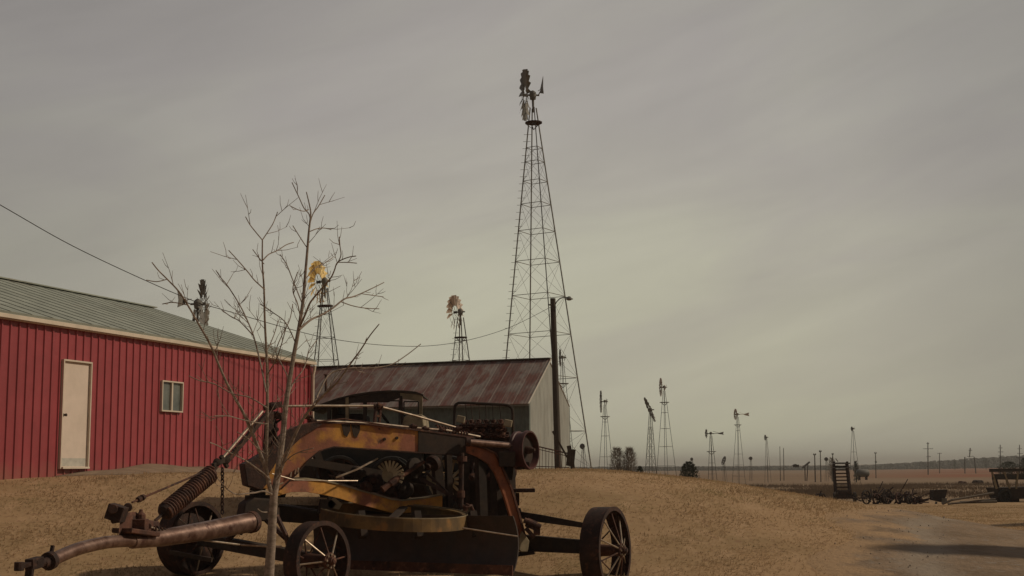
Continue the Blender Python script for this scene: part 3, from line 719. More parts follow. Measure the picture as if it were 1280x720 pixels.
windmill('windmill with upright dark wheel left of the pale bare tree', 757.5, 589, 147, (756, 502), 751, 2.45, -.42, R(1), M['greysail'], M['dgalv'], plat=.83, basew=1.5, rungs=[.1, .40, .64, .8], brace=False, twist=R(30), **far)
windmill('windmill with its wheel tipped over on a braced tower', 813, 590, 125, (813, 512), 813, 2.5, -.05, R(1), M['greysail'], M['dgalv'], tail=None, basew=1.0, rungs=[.1, .22, .34, .46, .58, .7, .82], tilt=-24, twist=R(25), **far)
windmill('tall windmill with a white glint on its wheel, beside the tipped one', 833, 590, 150, (830, 484), 826, 2.1, -.35, R(3), M['palesail'], M['dgalv'], plat=.85, basew=1.9, rungs=[.08, .25, .44, .62, .78], brace=False, twist=R(30), **far)
windmill('low windmill with a broken wheel and diamond tail vane', 890.5, 588, 150, (888.5, 542), 884, 1.0, -.5, R(5), M['greysail'], M['dgalv'], tail='open', nb=8, plat=.68, basew=.85, rungs=[.3, .5], brace=False, vane_len=1.6, twist=R(30), **far)
windmill('windmill with a pale narrow wheel right of the broken one', 923, 588, 190, (922, 518), 920, 1.6, -.3, R(8), M['palesail'], M['dgalv'], tail='open', plat=.85, basew=1.4, rungs=[.14, .3, .46, .8], brace=False, vane_len=1.2, twist=R(30), **far)
windmill('small distant windmill with tail pointing up, right of the taller pair', 959.5, 586, 230, (958, 547), 957, 1.0, -.2, R(10), M['greysail'], M['dgalv'], plat=None, basew=.8, rungs=[.4], brace=False, twist=R(30), **far)
windmill('slim windmill on open field beyond the hay elevator', 1068, 588, 200, (1066, 536), 1066, .7, -.15, R(10), M['greysail'], M['dgalv'], plat=None, basew=1.2, rungs=[.3, .6], brace=False, twist=R(30), **far)
windmill('small windmill seen through the legs of the tallest tower', 706, 592, 120, (703, 447), 702, 1.6, -.2, R(4), M['greysail'], M['dgalv'], plat=.8, basew=1.6, rungs=[.2, .4, .6], brace=False, twist=R(30), **far)
windmill('short windmill stub just right of the tallest tower foot', 730, 592, 140, (729, 558), 729, .6, -.2, R(60), M['greysail'], M['dgalv'], plat=None, basew=1.0, rungs=[.5], brace=False, twist=R(30), **far)
windmill('tiny windmill peeping over the dark round bush', 866, 588, 240, (865, 574), 864, .6, -.1, R(50), M['greysail'], M['dgalv'], plat=None, basew=.6, rungs=[.5], brace=False, twist=R(30), **far)
windmill('tiny windmill with a tilted wheel left of the pale wheeled one', 906, 588, 240, (905, 576), 905, 1.7, -.05, R(15), M['greysail'], M['dgalv'], tail=None, tilt=20, basew=.6, rungs=[.5], brace=False, twist=R(30), **far)
windmill('tiny windmill between the pale wheeled one and the small upright tail', 938.5, 588, 260, (938.5, 573), 938, .7, -.1, R(70), M['greysail'], M['dgalv'], plat=None, basew=.5, rungs=[.5], brace=False, twist=R(30), **far)
windmill('tiny windmill above a small tree left of the hay elevator', 1033, 586, 240, (1033, 574), 1033, .7, -.1, R(60), M['greysail'], M['dgalv'], plat=None, basew=.5, rungs=[.5], brace=False, twist=R(30), **far)
# bare tower poles / masts far off
def mast(label, px, top, base, depth, r=.09, arms=(), name='utility_pole', cat='utility pole', group='masts and poles on the skyline', legs=None):
    b_ = P(px, base, depth); b_.z = tz(b_.x, b_.y); t_ = P(px-.2, top, depth)
    root = thing(name, label, cat, b_, group); mb = MB()
    if legs:
        for s in (-1, 1): mb.tube([b_+Vector((s*legs, 0, -.5)), Vector((b_.x+s*legs*.85, b_.y, t_.z-(t_.z-b_.z)*.35))], r, 5)
        mb.tube([Vector((b_.x, b_.y, t_.z-(t_.z-b_.z)*.36)), t_], r, 5)
    else: mb.tube([b_-Vector((0,0,.5)), t_], [r, r*.8], 5)
    part(mb, 'pole', M['pole'], root); sc_ = depth/F
    for (dy, hw) in arms:
        mb = MB(); z_ = P(px, top+dy, depth).z; mb.bar((t_.x-hw*sc_, b_.y, z_), (t_.x+hw*sc_, b_.y, z_), .1, .12)
        for s in (-1, -.5, .5, 1): mb.tube([(t_.x+hw*sc_*s*.95, b_.y, z_), (t_.x+hw*sc_*s*.95, b_.y, z_+.22)], .05, 5)
        part(mb, 'crossarm', M['pole'], root)
mast('thin pole, left one of a close pair on the skyline', 975, 558, 588, 260, .07)
mast('thin pole, right one of a close pair on the skyline', 979.5, 560, 588, 262, .08)
mast('capped post left of the hay elevator, shorter of two', 1018.5, 568, 588, 230, .11, ((0.5, 1.6),))
mast('slender post left of the hay elevator, taller of two', 1025.5, 564, 588, 230, .09, ((0.5, 1.3),))
mast('short post directly left of the hay elevator', 1041, 567.5, 588, 235, .09, ((0.5, 1),))
mast('lone capped pole right of the slim far windmill', 1094.5, 566, 588, 300, .11, ((0.5, 1.4), (12, 1)))
mast('tall power pole with three crossarms over the dark woods', 1160, 553, 592, 420, .19, ((8, 6), (18, 2.5), (1.5, 1.6)))
mast('short power pole right of the tall three armed one', 1174.5, 566, 592, 520, .17, ((0.8, 2.6),))
mast('two legged power structure with a central mast', 1213, 560, 592, 480, .2, ((13, 6.5), (10.5, 4), (3, 2)), legs=2.0, name='power_pylon', cat='pylon')
mast('power pole with stacked arms at the far right skyline', 1250.5, 556, 592, 470, .19, ((4, 2.5), (9, 3.2), (14, 3.2)))
mast('power pole nearest the right edge of the skyline', 1274.5, 556, 592, 470, .19, ((5, 2.5), (11, 3.2), (16, 5)))
# ================================================================ far woods, small trees
mb = MB(); rg = random.Random(5)
for i in range(9000):
    q = rg.random(); px_ = 640+q*760; 
    hh = 2.0 if px_ < 1080 else 2+ (px_-1080)/200*8
    hh = min(hh, 10); px2 = px_+rg.uniform(-3, 3); dd = rg.uniform(1250, 1500)
    b_ = P(px2, 586, dd); zt = tz(b_.x, b_.y); rr = rg.uniform(1.0, 2.6)
    mb.blob((b_.x, b_.y, zt+rg.uniform(0, hh)+.5), rr, (1, 1, .8), 5, .4)
for i in range(700):
    px_ = rg.uniform(-100, 640); dd = rg.uniform(1300, 1400); b_ = P(px_, 586, dd); mb.blob((b_.x, b_.y, tz(b_.x, b_.y)+2), rg.uniform(3, 5), (1, 1, .7), 5, .3)
tag(mb.build('distant_woods', M['fartrees'], None), 'low dark line of leafless woods along the right horizon', 'woods', kind='stuff')
def twig_tree(label, px, base, top, depth, wpx, mat, n=900, name='bare_tree', dense=False, lobes=((0, 1),), seed=1, twig=.012):
    rg = random.Random(seed); b_ = P(px, base, depth); b_.z = tz(b_.x, b_.y); tz_ = P(px, top, depth).z; H = tz_-b_.z; W = wpx*depth/F/2
    root = thing(name, label, 'tree', b_); mb = MB(); mb.tube([b_-Vector((0,0,.2)), b_+Vector((0,0,H*.5))], [H*.03, H*.012], 6)
    tips = []
    for lo, lw in lobes:
        for k in range(14):
            a_ = rg.uniform(0, 6.28); e = b_+Vector((lo*W+math.cos(a_)*W*.4*lw, math.sin(a_)*W*.4*lw, H*rg.uniform(.5, .95))); mb.tube([b_+Vector((0,0,H*rg.uniform(.02, .3))), b_.lerp(e, .55)+Vector((lo*W*.2, 0, 0)), e], [H*.012, H*.008, .01], 4)
    part(mb, 'trunk', mat, root)
    vs = []; fs = []
    for i in range(n):
        lo, lw = rg.choice(lobes)
        a_ = rg.uniform(0, 6.28); rr = math.sqrt(rg.random()); h_ = rg.random() if dense else rg.random()**.8
        prof = math.sin(math.pi*min(1, .12+.83*h_))**.6 if not dense else math.sqrt(max(0, 1-h_**2.2))*.98+.05
        c = b_+Vector((lo*W+math.cos(a_)*rr*W*prof*lw, math.sin(a_)*rr*W*prof*lw, H*(.08+.9*h_)))
        L_ = H*rg.uniform(.04, .12)*(1 if not dense else .6); d_ = Vector((math.cos(a_)*.6, math.sin(a_)*.6, rg.uniform(.2, 1.2))).normalized()*L_
        s_ = Vector((math.sin(a_), rg.uniform(-1, 1), 0)).normalized()*(twig if not dense else L_*.45); k = len(vs); vs += [c-s_, c+s_, c+d_]; fs.append((k, k+1, k+2))
    m2 = MB(); m2.v = vs; m2.f = fs; part(m2, 'crown', mat, root)
twig_tree('pale leafless tree with a double crown on the crest', 779, 591, 560, 120, 34, M['farbark'], 3800, lobes=((-.4, .6), (.5, .55)), twig=.02)
twig_tree('small low dark evergreen bush on the crest', 800, 592, 583, 110, 13, M['cedar'], 900, 'evergreen_bush', True, seed=2)
twig_tree('round dark evergreen bush under the tiny windmill', 861.5, 596, 577, 125, 28, M['cedar'], 1800, 'evergreen_bush', True, seed=3)
twig_tree('thin bare tree between the posts and the hay elevator', 1040, 590, 572, 240, 9, M['farbark'], 500, seed=4, twig=.05)
twig_tree('small dark tree beside the slim far windmill', 1070, 588, 576, 220, 7, M['cedar'], 500, 'evergreen_bush', True, seed=5)
twig_tree('round tree on the woods skyline right of the tall power pole', 1194, 592, 574, 900, 6, M['cedar'], 300, 'skyline_tree', True, seed=6)
twig_tree('round tree on the woods skyline beside the two legged structure', 1233, 592, 573, 900, 9, M['cedar'], 400, 'skyline_tree', True, seed=7)
twig_tree('broad dark tree behind the wagon at the right edge', 1262, 600, 577, 260, 34, M['cedar'], 2500, 'skyline_tree', True, seed=8)
twig_tree('dark spreading tree cut by the right edge of the picture', 1284, 600, 572, 250, 20, M['cedar'], 1500, 'skyline_tree', True, seed=9)
# ================================================================ machinery along the far right of the drive
def onground(px, py, d): q = P(px, py, d); q.z = tz(q.x, q.y); return q
def spoked(mb_r, c, ax, r, wdt, n=10, rimt=.02, spr=.01):
    mb_r.lathe(c, ax, [(-wdt/2, r-rimt), (-wdt/2, r), (wdt/2, r), (wdt/2, r-rimt)], 24, True)
    mb_r.lathe(c, ax, [(-wdt*.6, .0), (-wdt*.6, r*.14), (wdt*.6, r*.14), (wdt*.6, 0)], 10)
    A = Vector(ax).normalized(); u = A.orthogonal().normalized(); v = A.cross(u)
    for k in range(n):
        t = 2*math.pi*k/n; e = u*math.cos(t)+v*math.sin(t); mb_r.tube([Vector(c)+e*r*.1, Vector(c)+e*(r-rimt/2)], spr, 4)
D = 88
def ground_depth(px, py):
    d = 64
    while d < 400:
        q = P(px, py, d)
        if q.z < tz(q.x, q.y): return d
        d += .25
    return 400
# hay elevator
d = ground_depth(1055, 627); s = d/F
b = onground(1055, 627, d); root = thing('hay_elevator', 'tall upright ladder shaped farm elevator on a wheeled base', 'elevator', b)
topz = P(1055, 577, d).z; w_ = 9*s
mb = MB()
for sx in (-1, 1): mb.bar((b.x+sx*w_, b.y, b.z+.3), (b.x+sx*w_*.9, b.y+.5, topz), .13, .13); mb.bar((b.x+sx*w_, b.y+.5, b.z+.3), (b.x+sx*w_*.9, b.y+.9, topz-.1), .08, .08)
part(mb, 'side_rail', M['drust'], root)
mb = MB()
for i in range(10):
    f = i/9; z_ = b.z+.5+(topz-b.z-.6)*f; mb.bar((b.x-w_, b.y+.5*f, z_), (b.x+w_, b.y+.5*f, z_), .07, .09)
part(mb, 'rungs', M['drust'], root)
mb = MB(); mb.box((b.x, b.y+.3, topz-.12), (w_*2.1, .7, .09)); mb.box((b.x, b.y+.25, topz-.4), (w_*2.1, .6, .06)); mb.tube([(b.x-w_*.6, b.y, topz), (b.x-w_*.9, b.y, topz+.22)], .03, 5); part(mb, 'top_frame', M['galv'], root)
mb = MB(); mb.box((b.x, b.y, b.z+.35), (w_*2.3, .9, .3)); mb.box((b.x, b.y-.2, b.z+.6), (w_*1.6, .5, .3)); part(mb, 'base_frame', M['drust'], root)
for sx in (-1, 1):
    mb = MB(); spoked(mb, (b.x+sx*w_*1.35, b.y-.3, b.z+.33), (1, -.15, 0), .33, .2, 8, .1, .03); part(mb, 'wheel', M['black'], root)
# small implement left of it
d = ground_depth(1022, 627); b = onground(1022, 627, d); s = d/F; root = thing('small_plough', 'small dark implement on the grass left of the hay elevator', 'plough', b)
mb = MB(); mb.bar(b+Vector((-8*s, 0, .15)), b+Vector((5*s, .3, .55)), .1, .12); mb.box(b+Vector((2*s, 0, .35)), (7*s, .5, .35), Matrix.Rotation(.3, 3, 'Y')); mb.tube([b+Vector((3*s, 0, .4)), b+Vector((5*s, 0, .75))], .05, 5); part(mb, 'frame', M['drust'], root)
mb = MB(); spoked(mb, b+Vector((0, -.3, .22)), (.5, -1, 0), .22, .1, 6, .06, .025); part(mb, 'wheel', M['black'], root)
mb = MB(); spoked(mb, b+Vector((6*s, -.1, .3)), (.7, -1, 0), .3, .1, 6, .07, .025); part(mb, 'wheel', M['black'], root)
# cluster of old cultivators (three things)
def cultivator(label, px, py, wpx, hpx, seed, name='old_cultivator', bits=14):
    rg = random.Random(seed); d = ground_depth(px, py); b = onground(px, py, d); s = d/F; root = thing(name, label, 'cultivator', b, 'old cultivators lying by the drive')
    W = wpx*s/2; H = hpx*s
    mb = MB()
    for i in range(bits):
        x0 = rg.uniform(-W, W); a_ = b+Vector((x0, rg.uniform(-.6, .6), rg.uniform(.05, .4)*H)); e = a_+Vector((rg.uniform(-.8, .8), rg.uniform(-.5, .5), rg.uniform(-.1, .5)*H)); mb.bar(a_, e, .06, .07)
    mb.bar(b+Vector((-W, 0, .3*H)), b+Vector((W, .2, .45*H)), .1, .12); mb.bar(b+Vector((-W*.8, .5, .5*H)), b+Vector((W*.6, .5, .25*H)), .09, .1)
    part(mb, 'frame', M['drust'], root)
    for k in range(3):
        xx = (-W*.85, 0.05*W, W*.8)[k]; r = H*(.36, .28, .25)[k]; mb = MB(); spoked(mb, b+Vector((xx, -.4+.2*k, r)), (rg.uniform(.5, 1), -1, 0), r, .1, 8, .05, .02); part(mb, 'wheel', M['rust'] if k else M['black'], root)
    for k in range(5):
        mb = MB(); x0 = W*(-.7+.33*k); pts = [b+Vector((x0+.25*math.sin(t)*H*.5, -.2, H*(.45-.16*t))) for t in (0, .5, 1, 1.5, 2, 2.6)]; mb.tube(pts, .035, 5); part(mb, 'tine', M['rust'], root)
    mb = MB(); x0 = W*.1; mb.tube([b+Vector((x0, 0, H*.4)), b+Vector((x0+.15*seed % 3, 0, H*1.15))], .03, 4); part(mb, 'lever', M['drust'], root)
    return root
cultivator('rusty cultivator with a large iron wheel at its left end, nearest the elevator', 1094, 630, 30, 24, 3, bits=22)
cultivator('tangled spiked rusty cultivator in the middle of the implement row', 1122, 630, 34, 26, 4, bits=26)
cultivator('low rusty cultivator remains at the right end of the implement row', 1143, 630, 20, 15, 9, bits=12)
# dark tilted box
d = ground_depth(1173, 630); b = onground(1173, 630, d); s = d/F; root = thing('metal_hopper', 'dark square metal hopper tipped to one side by the drawbar', 'hopper', b)
rot = Matrix.Rotation(.16, 3, 'Y'); mb = MB(); c = b+Vector((0, 0, 11.5*s)); w2 = 8.5*s
mb.plate([c+rot@Vector((-w2, -.4, .5*w2)), c+rot@Vector((w2, -.4, .9*w2)), c+rot@Vector((w2*.7, -.4, -w2)), c+rot@Vector((-w2*.8, -.4, -w2*.9))], (0, .8, 0)); part(mb, 'bin', M['black'], root)
mb = MB(); mb.bar(c+Vector((w2*.3, -.45, -w2)), b+Vector((w2*.3, -.45, 0)), .12, .12); mb.bar(c+Vector((-w2*.5, -.3, -w2)), b+Vector((-w2*.6, -.3, 0)), .1, .1); mb.box(c+Vector((w2*.5, -.5, -w2*.85)), (.3, .1, .3)); part(mb, 'leg', M['tank'], root)
# long drawbar poles
d = ground_depth(1212, 631); b = onground(1212, 631, d)
root = thing('timber_poles', 'pale long poles lying low between the hopper and the wagon', 'poles', b); mb = MB()
mb.tube([P(1178, 630, d), P(1190, 625, d), P(1242, 616, d+1)], .07, 6); mb.tube([P(1185, 630, d+.4), P(1244, 624, d+1)], .06, 6); mb.tube([P(1200, 628, d+.8), P(1246, 627, d+.8)], .08, 6); part(mb, 'pole', M['wood'], root)
# wagon at the right edge
d = ground_depth(1262, 628); b = onground(1262, 628, d); s = d/F; root = thing('hay_wagon', 'dark old wagon with pale stakes under a rail at the right edge', 'wagon', b)
def W3(px, py, o=0): return P(px, py, d+o)
mb = MB(); mb.plate([W3(1246, 610, 0), W3(1310, 608, 0), W3(1310, 623, 0), W3(1252, 624, 0)], (0, 2.0, 0)); part(mb, 'box', M['black'], root)
mb = MB(); mb.bar(W3(1237, 588), W3(1312, 587), .18, .2); mb.bar(W3(1237, 588, 2), W3(1312, 587, 2), .18, .2); mb.bar(W3(1240, 596), W3(1312, 596), .1, .35); mb.bar(W3(1238, 588), W3(1238, 588, 2), .15, .15); part(mb, 'top_rail', M['olive'], root)
for i, (x0, x1) in enumerate(((1240, 1246), (1255, 1262), (1272, 1270), (1288, 1287), (1304, 1305))):
    mb = MB(); mb.bar(W3(x0, 590), W3(x1, 611), .16, .1); part(mb, 'stake', M['tan'], root)
mb = MB(); mb.bar(W3(1243, 598, 1), W3(1250, 626, 1), .25, .25); mb.box(W3(1256, 624, .8), (1.4, 1.2, .3)); part(mb, 'running_gear', M['drust'], root)
for x0 in (1256, 1298):
    mb = MB(); r = .42; q = onground(x0, 628, d); spoked(mb, q+Vector((0, -.1, r)), (.15, -1, 0), r, .2, 8, .13, .04); part(mb, 'wheel', M['rubber'], root)
# grey tank on stubble and small box
d = 170; b = onground(1078, 598, d); s = d/F; root = thing('grey_tank', 'small grey storage tank lying on the field behind the elevator', 'tank', b)
mb = MB(); mb.lathe(P(1070, 591.5, d), (1, .1, 0), [(0, 0), (.1, .35), (.3, .5), (1.5, .5), (1.68, .35), (1.75, 0)], 16); part(mb, 'shell', M['tank'], root, True)
mb = MB()
for o in (.4, 1.3): mb.box(P(1070, 596, d)+Vector((o, 0, -.15)), (.12, .8, .5))
part(mb, 'cradle', M['drust'], root)
for i, (px, py, w2, h2, lb) in enumerate(((1099, 598, 8, 4, 'low dark heap of scrap on the field right of the grey tank'), (1204, 597, 10, 4.5, 'reddish brown mound on the red field left of the wagon'), (1222, 602, 9, 6, 'small brown scrap pile just left of the wagon rail'), (866, 599, 4, 3, 'small dark stump on the stubble under the round bush'))):
    d = ground_depth(px, py) if i else 150
    d = min(d, 190); b = onground(px, py, d); s = d/F; mb = MB(); random.seed(i)
    for k in range(9): mb.blob(b+Vector((random.uniform(-.4, .4)*w2*s, random.uniform(-.3, .3), h2*s*.25)), h2*s*random.uniform(.35, .6), (1.2, 1, .9), 6, .35)
    tag(mb.build('scrap_pile', (M['drust'], M['rust'], M['drust'], M['black'])[i], None, loc=b), lb, 'scrap pile')
d = 250; b = onground(1008, 587, d); root = thing('loading_auger', 'tiny slanted loading auger on the skyline left of the posts', 'auger', b); mb = MB(); mb.tube([P(1003, 585, d), P(1012, 577.5, d)], .2, 6); part(mb, 'tube', M['tank'], root); mb = MB(); mb.tube([P(1006, 582, d), onground(1006, 587, d)], .09, 5); mb.tube([P(1010, 579, d), onground(1008, 587, d)], .09, 5); part(mb, 'support', M['drust'], root)
b = onground(995, 586, 260); mb = MB(); mb.box(P(995, 582.5, 260), (1.0, 1.0, .5)); mb.plate([P(991.5, 582, 259.4), P(998.5, 582, 259.4), P(995, 580, 259.4)], (0, 1.7, 0)); tag(mb.build('field_shed', M['pole'], None, loc=b), 'tiny dark shed on the skyline left of the loading auger', 'shed')
# weeds among the machines
rg = random.Random(11); vs = []; fs = []
for i in range(26000):
    dd = rg.uniform(99, 185); px = rg.uniform(900, 1300); x_ = (px-640)/F*dd; 
    if math.sin(x_*.23+1)*math.sin(dd*.11+.5*math.sin(x_*.1)) < rg.uniform(-.9, .7): continue
    z_ = tz(x_, dd); hh = rg.uniform(.12, .5)*(1.2 if rg.random() < .1 else 1); w_ = .03; k = len(vs)
    vs += [(x_-w_, dd, z_), (x_+w_, dd, z_), (x_+rg.uniform(-.2, .2), dd, z_+hh)]; fs.append((k, k+1, k+2))
M['weed'] = material('dead_weed_stalks', (.22, .16, .10), (.3, .21, .13), rough=1, nscale=.5)
mb = MB(); mb.v = vs; mb.f = fs; tag(mb.build('dead_weeds', M['weed'], None), 'dead weeds growing around the field beyond the crest', 'weeds', kind='stuff')
# cedar outside the frame on the right that shades the drive
for i, (x_, y_, h_) in enumerate(((22.0, 43.0, 8), (16.5, 28.5, 7.0), (12.6, 20.9, 5.6))):
    b = Vector((x_, y_, tz(x_, y_))); root = thing('cedar_tree', ('dark cedar beside the drive beyond the right edge', 'dark cedar halfway along the drive beyond the right edge', 'small dark cedar near the camera beyond the right edge')[i], 'tree', b)
    mb = MB(); mb.tube([b, b+Vector((0, 0, h_))], [.18, .03], 8); part(mb, 'trunk', M['pole'], root)
    rg = random.Random(i); vs = []; fs = []
    for k in range(9000):
        f = rg.random()**1.2; a_ = rg.uniform(0, 6.28); rr = (1-f)**.7*h_*.24*(.55+.45*rg.random()**.5)+.05; c = b+Vector((math.cos(a_)*rr, math.sin(a_)*rr, h_*(.07+.93*f))); n_ = len(vs); q = Vector((rg.gauss(0, 1), rg.gauss(0, 1), rg.gauss(0, 1))).normalized()*.16; q2 = Vector((rg.gauss(0, 1), rg.gauss(0, 1), rg.gauss(0, 1))).normalized()*.16
        vs += [c-q, c+q, c+q2]; fs.append((n_, n_+1, n_+2))
    mb = MB(); mb.v = vs; mb.f = fs; part(mb, 'crown', M['cedar'], root)

# ================================================================ old truck behind the grader
TD = 21.5
tg = onground(470, 640, TD); truck = thing('old_truck', 'vintage truck with an open dark cab and cream wooden wheels behind the grader', 'truck', tg)
def T(px, py, o=0): return P(px, py, TD+o)
Wd = Vector((0, 1.45, 0))
# cab roof: arched fabric top with side valance
rp_ = [(388, 511), (400, 505), (420, 498), (440, 493), (462, 489.5), (485, 487.8), (505, 488), (520, 489.5), (529, 493)]
mb = MB(); mb.band([T(x, y) for x, y in rp_], [T(x, y+2.2) for x, y in rp_], Wd); part(mb, 'cab_roof', M['fabric'], truck, True)
va = [(393, 510, 514), (410, 504, 508), (432, 498, 504), (460, 493, 503), (485, 491, 503), (500, 491, 497)]
mb = MB(); mb.band([T(x, a, .01) for x, a, b_ in va], [T(x, b_, .01) for x, a, b_ in va], (0, .03, 0)); part(mb, 'roof_valance', M['black'], truck)
mb = MB(); mb.band([T(500, 491, .02), T(528, 494, .02)], [T(500, 498, .02), T(528, 502, .02)], (0, .04, 0)); part(mb, 'header_panel', M['tan'], truck)
for x0, x1, m_, ww in ((411, 411, 'black', 2.5), (434, 434, 'tan', 3.5), (456, 456, 'black', 3), (501, 503, 'black', 3.5), (526, 526, 'tan', 3)):
    for o in (.03, 1.38):
        mb = MB(); mb.bar(T(x0, 495 if x0 > 420 else 503, o), T(x1, 535, o), ww*TD/F, .05); part(mb, 'cab_pillar', M[m_], truck)
for x0, x1, y0, y1 in ((436, 455, 499, 531), (458, 499, 501, 531), (505, 523, 502, 520), (413, 432, 505, 531)):
    mb = MB(); fx = 1.2*TD/F
    q = [T(x0, y0, .05), T(x1, y0, .05), T(x1, y1, .05), T(x0, y1, .05)]
    for i in range(4): mb.bar(q[i], q[(i+1) % 4], .02, .02)
    fo = part(mb, 'window_frame', M['olive'], truck)
mb = MB(); mb.plate([T(392, 590, .1), T(600, 592, .1), T(596, 622, .1), T(400, 622, .1)], (0, 1.2, 0)); mb.bar(T(440, 606, -.1), T(535, 606, -.1), .3, .03); part(mb, 'running_board', M['black'], truck)
# steering wheel and seat
mb = MB(); c = T(478, 519, .45); mb.lathe(c, (.8, 0, .6), [(-.012, .19), (-.012, .215), (.012, .215), (.012, .19)], 20, True); mb.tube([c, T(492, 540, .5)], .015, 6)
for k in range(4): mb.tube([c, c+Vector((.6*math.cos(k*1.57)*.2, math.sin(k*1.57)*.2, -.8*math.cos(k*1.57)*.2))], .01, 4)
part(mb, 'steering_wheel', M['black'], truck)
mb = MB(); mb.box(T(440, 530, .7), (.5, 1.0, .3)); mb.box(T(424, 522, .7), (.12, 1.0, .45)); part(mb, 'seat', M['black'], truck, bevel=.04)
# body below the windows: doors, cowl, hood
mb = MB(); mb.plate([T(392, 532), T(505, 532), T(528, 545), T(528, 590), T(392, 590)], Wd); part(mb, 'body', M['olive'], truck, bevel=.02)
mb = MB(); mb.plate([T(505, 521, -.01), T(512, 517, -.01), T(528, 518, -.01), T(532, 545, -.01), T(500, 541, -.01)], (0, 1.4, 0)); part(mb, 'cowl', M['tan'], truck, bevel=.02)
mb = MB(); hp = [(530, 546), (560, 550), (598, 552), (602, 590), (530, 590)]; mb.plate([T(x, y, .25) for x, y in hp], (0, .95, 0)); part(mb, 'hood', M['olive'], truck, bevel=.03)
mb = MB(); mb.plate([T(602.5, 549, .2), T(612, 549, .2), T(612, 594, .2), T(602.5, 594, .2)], (0, 1.05, 0)); part(mb, 'radiator', M['drust'], truck, bevel=.01)
mb = MB(); mb.bar(T(380, 601, .4), T(610, 601, .4), .1, .14); mb.bar(T(380, 601, 1.1), T(610, 601, 1.1), .1, .14); mb.box(T(395, 592, .7), (.35, 1.3, .3)); part(mb, 'chassis_frame', M['black'], truck)
def wood_wheel(px, py, r, o, root, D_=TD, ax=(0.25, -1, 0), mat='creamwood'):
    c = P(px, py, D_+o); mb = MB(); mb.lathe(c, ax, [(-.06, r*.86), (-.06, r*.97), (-.03, r), (.03, r), (.06, r*.97), (.06, r*.86)], 30, True); wh = part(mb, 'wheel', M['rubber'], root, True)
    A_ = Vector(ax).normalized(); u = A_.orthogonal().normalized(); v = A_.cross(u)
    mb = MB(); mb.lathe(c, ax, [(-.035, r*.78), (-.035, r*.86), (.035, r*.86), (.035, r*.78)], 30, True); part(mb, 'rim', M[mat], wh)
    for k in range(12):
        t = 2*math.pi*k/12; e = u*math.cos(t)+v*math.sin(t); mb = MB(); mb.tube([c+e*r*.12, c+e*r*.8], [.03, .02], 6); part(mb, 'spoke', M[mat], wh)
    mb = MB(); mb.lathe(c, ax, [(-.05, 0), (-.05, r*.2), (.05, r*.2), (.09, r*.12), (.12, r*.1), (.125, 0)], 14); part(mb, 'hub', M['drust'], wh)
wood_wheel(490, 599, .37, -.12, truck, mat='drust'); wood_wheel(424, 598, .37, -.12, truck, mat='drust'); wood_wheel(561, 601, .40, -.3, truck); wood_wheel(570, 603, .40, 1.5, truck); wood_wheel(424, 598, .37, 1.5, truck)
mb = MB(); fd = [(535, 592), (540, 578), (555, 571), (572, 572), (584, 582), (590, 594)]; mb.band([T(x, y, -.4) for x, y in fd], [T(x, y+2.5, -.4) for x, y in fd], (0, .32, 0)); part(mb, 'fender', M['olive'], truck, True)
mb = MB(); fd = [(462, 596), (467, 582), (480, 573), (497, 573), (510, 583), (516, 597)]; mb.band([T(x, y, -.25) for x, y in fd], [T(x, y+2, -.25) for x, y in fd], (0, .32, 0)); part(mb, 'fender', M['olive'], truck, True)
for x0 in (536, 604):
    mb = MB(); mb.lathe(T(x0, 596 if x0 > 600 else 560, -.15 if x0 > 600 else .1), (1, -.1, 0), [(-.1, 0), (-.08, .07), (0, .1), (.03, .1), (.035, 0)], 14); part(mb, 'headlight', M['tan'] if x0 > 600 else M['black'], truck, True)

# ================================================================ engine rig with hoop guard behind the grader
ED = 19.6
eg = onground(604, 640, ED); eng = thing('engine_unit', 'rusty multi cylinder engine with a black pipe hoop over it behind the grader', 'engine', eg)
def E(px, py, o=0): return P(px, py, ED+o)
for o in (0, .75):
    mb = MB(); hp = [E(568, 560, o), E(568, 525, o), E(568.5, 509, o), E(571, 505, o), E(577, 503.5, o), E(600, 504.5, o), E(630, 506, o), E(637, 508, o), E(640.5, 513, o), E(641, 530, o), E(641, 556, o)]
    mb.tube(smooth_path(hp, 3), .021, 8); part(mb, 'guard_hoop', M['black'], eng, True)
mb = MB()
for i, x0 in enumerate((581, 589, 598, 607, 616, 625)): mb.tube([E(x0+random.uniform(-1, 1), 504.8, .38), E(x0+1+random.uniform(-1, 2), 530, .38)], .006, 5)
mb.bar(E(571, 505, 0), E(571, 505, .75), .03, .03); mb.bar(E(638, 508, 0), E(638, 508, .75), .03, .03); part(mb, 'guard_rod', M['black'], eng)
mb = MB(); mb.box(E(606, 566, .35), (.78, .5, .5)); mb.box(E(606, 546, .35), (.74, .4, .14)); part(mb, 'engine_block', M['drust'], eng, bevel=.015)
mb = MB(); rg = random.Random(4)
for i in range(6):
    x0 = 580+i*9.3; mb = MB(); c = E(x0, 533.5-i*.1, .1)
    mb.lathe(c+Vector((0, 0, -.12)), (0, 0, 1), [(-.05, .06), (.06, .068), (.08, .045), (.11, .062), (.16, .06), (.17, .035), (.22, .035), (.23, 0)], 12)
    mb.tube([c+Vector((.03, -.04, .02)), c+Vector((.06, -.06, .1)), c+Vector((.09, -.02, .02))], .012, 6); mb.lathe(c+Vector((.05, -.08, -.06)), (.2, -1, .2), [(0, .035), (.04, .035), (.05, .02), (.07, 0)], 8)
    part(mb, 'cylinder_head', M['rust'], eng, True)
mb = MB(); mb.chain(E(570, 533, -.05), E(626, 531, -.02), .07, .012); mb.chain(E(578, 541, -.08), E(635, 545, -.05), .07, .012); mb.chain(E(574, 537, -.02), E(600, 529, .0), .06, .011); part(mb, 'drive_chain', M['rust'], eng)
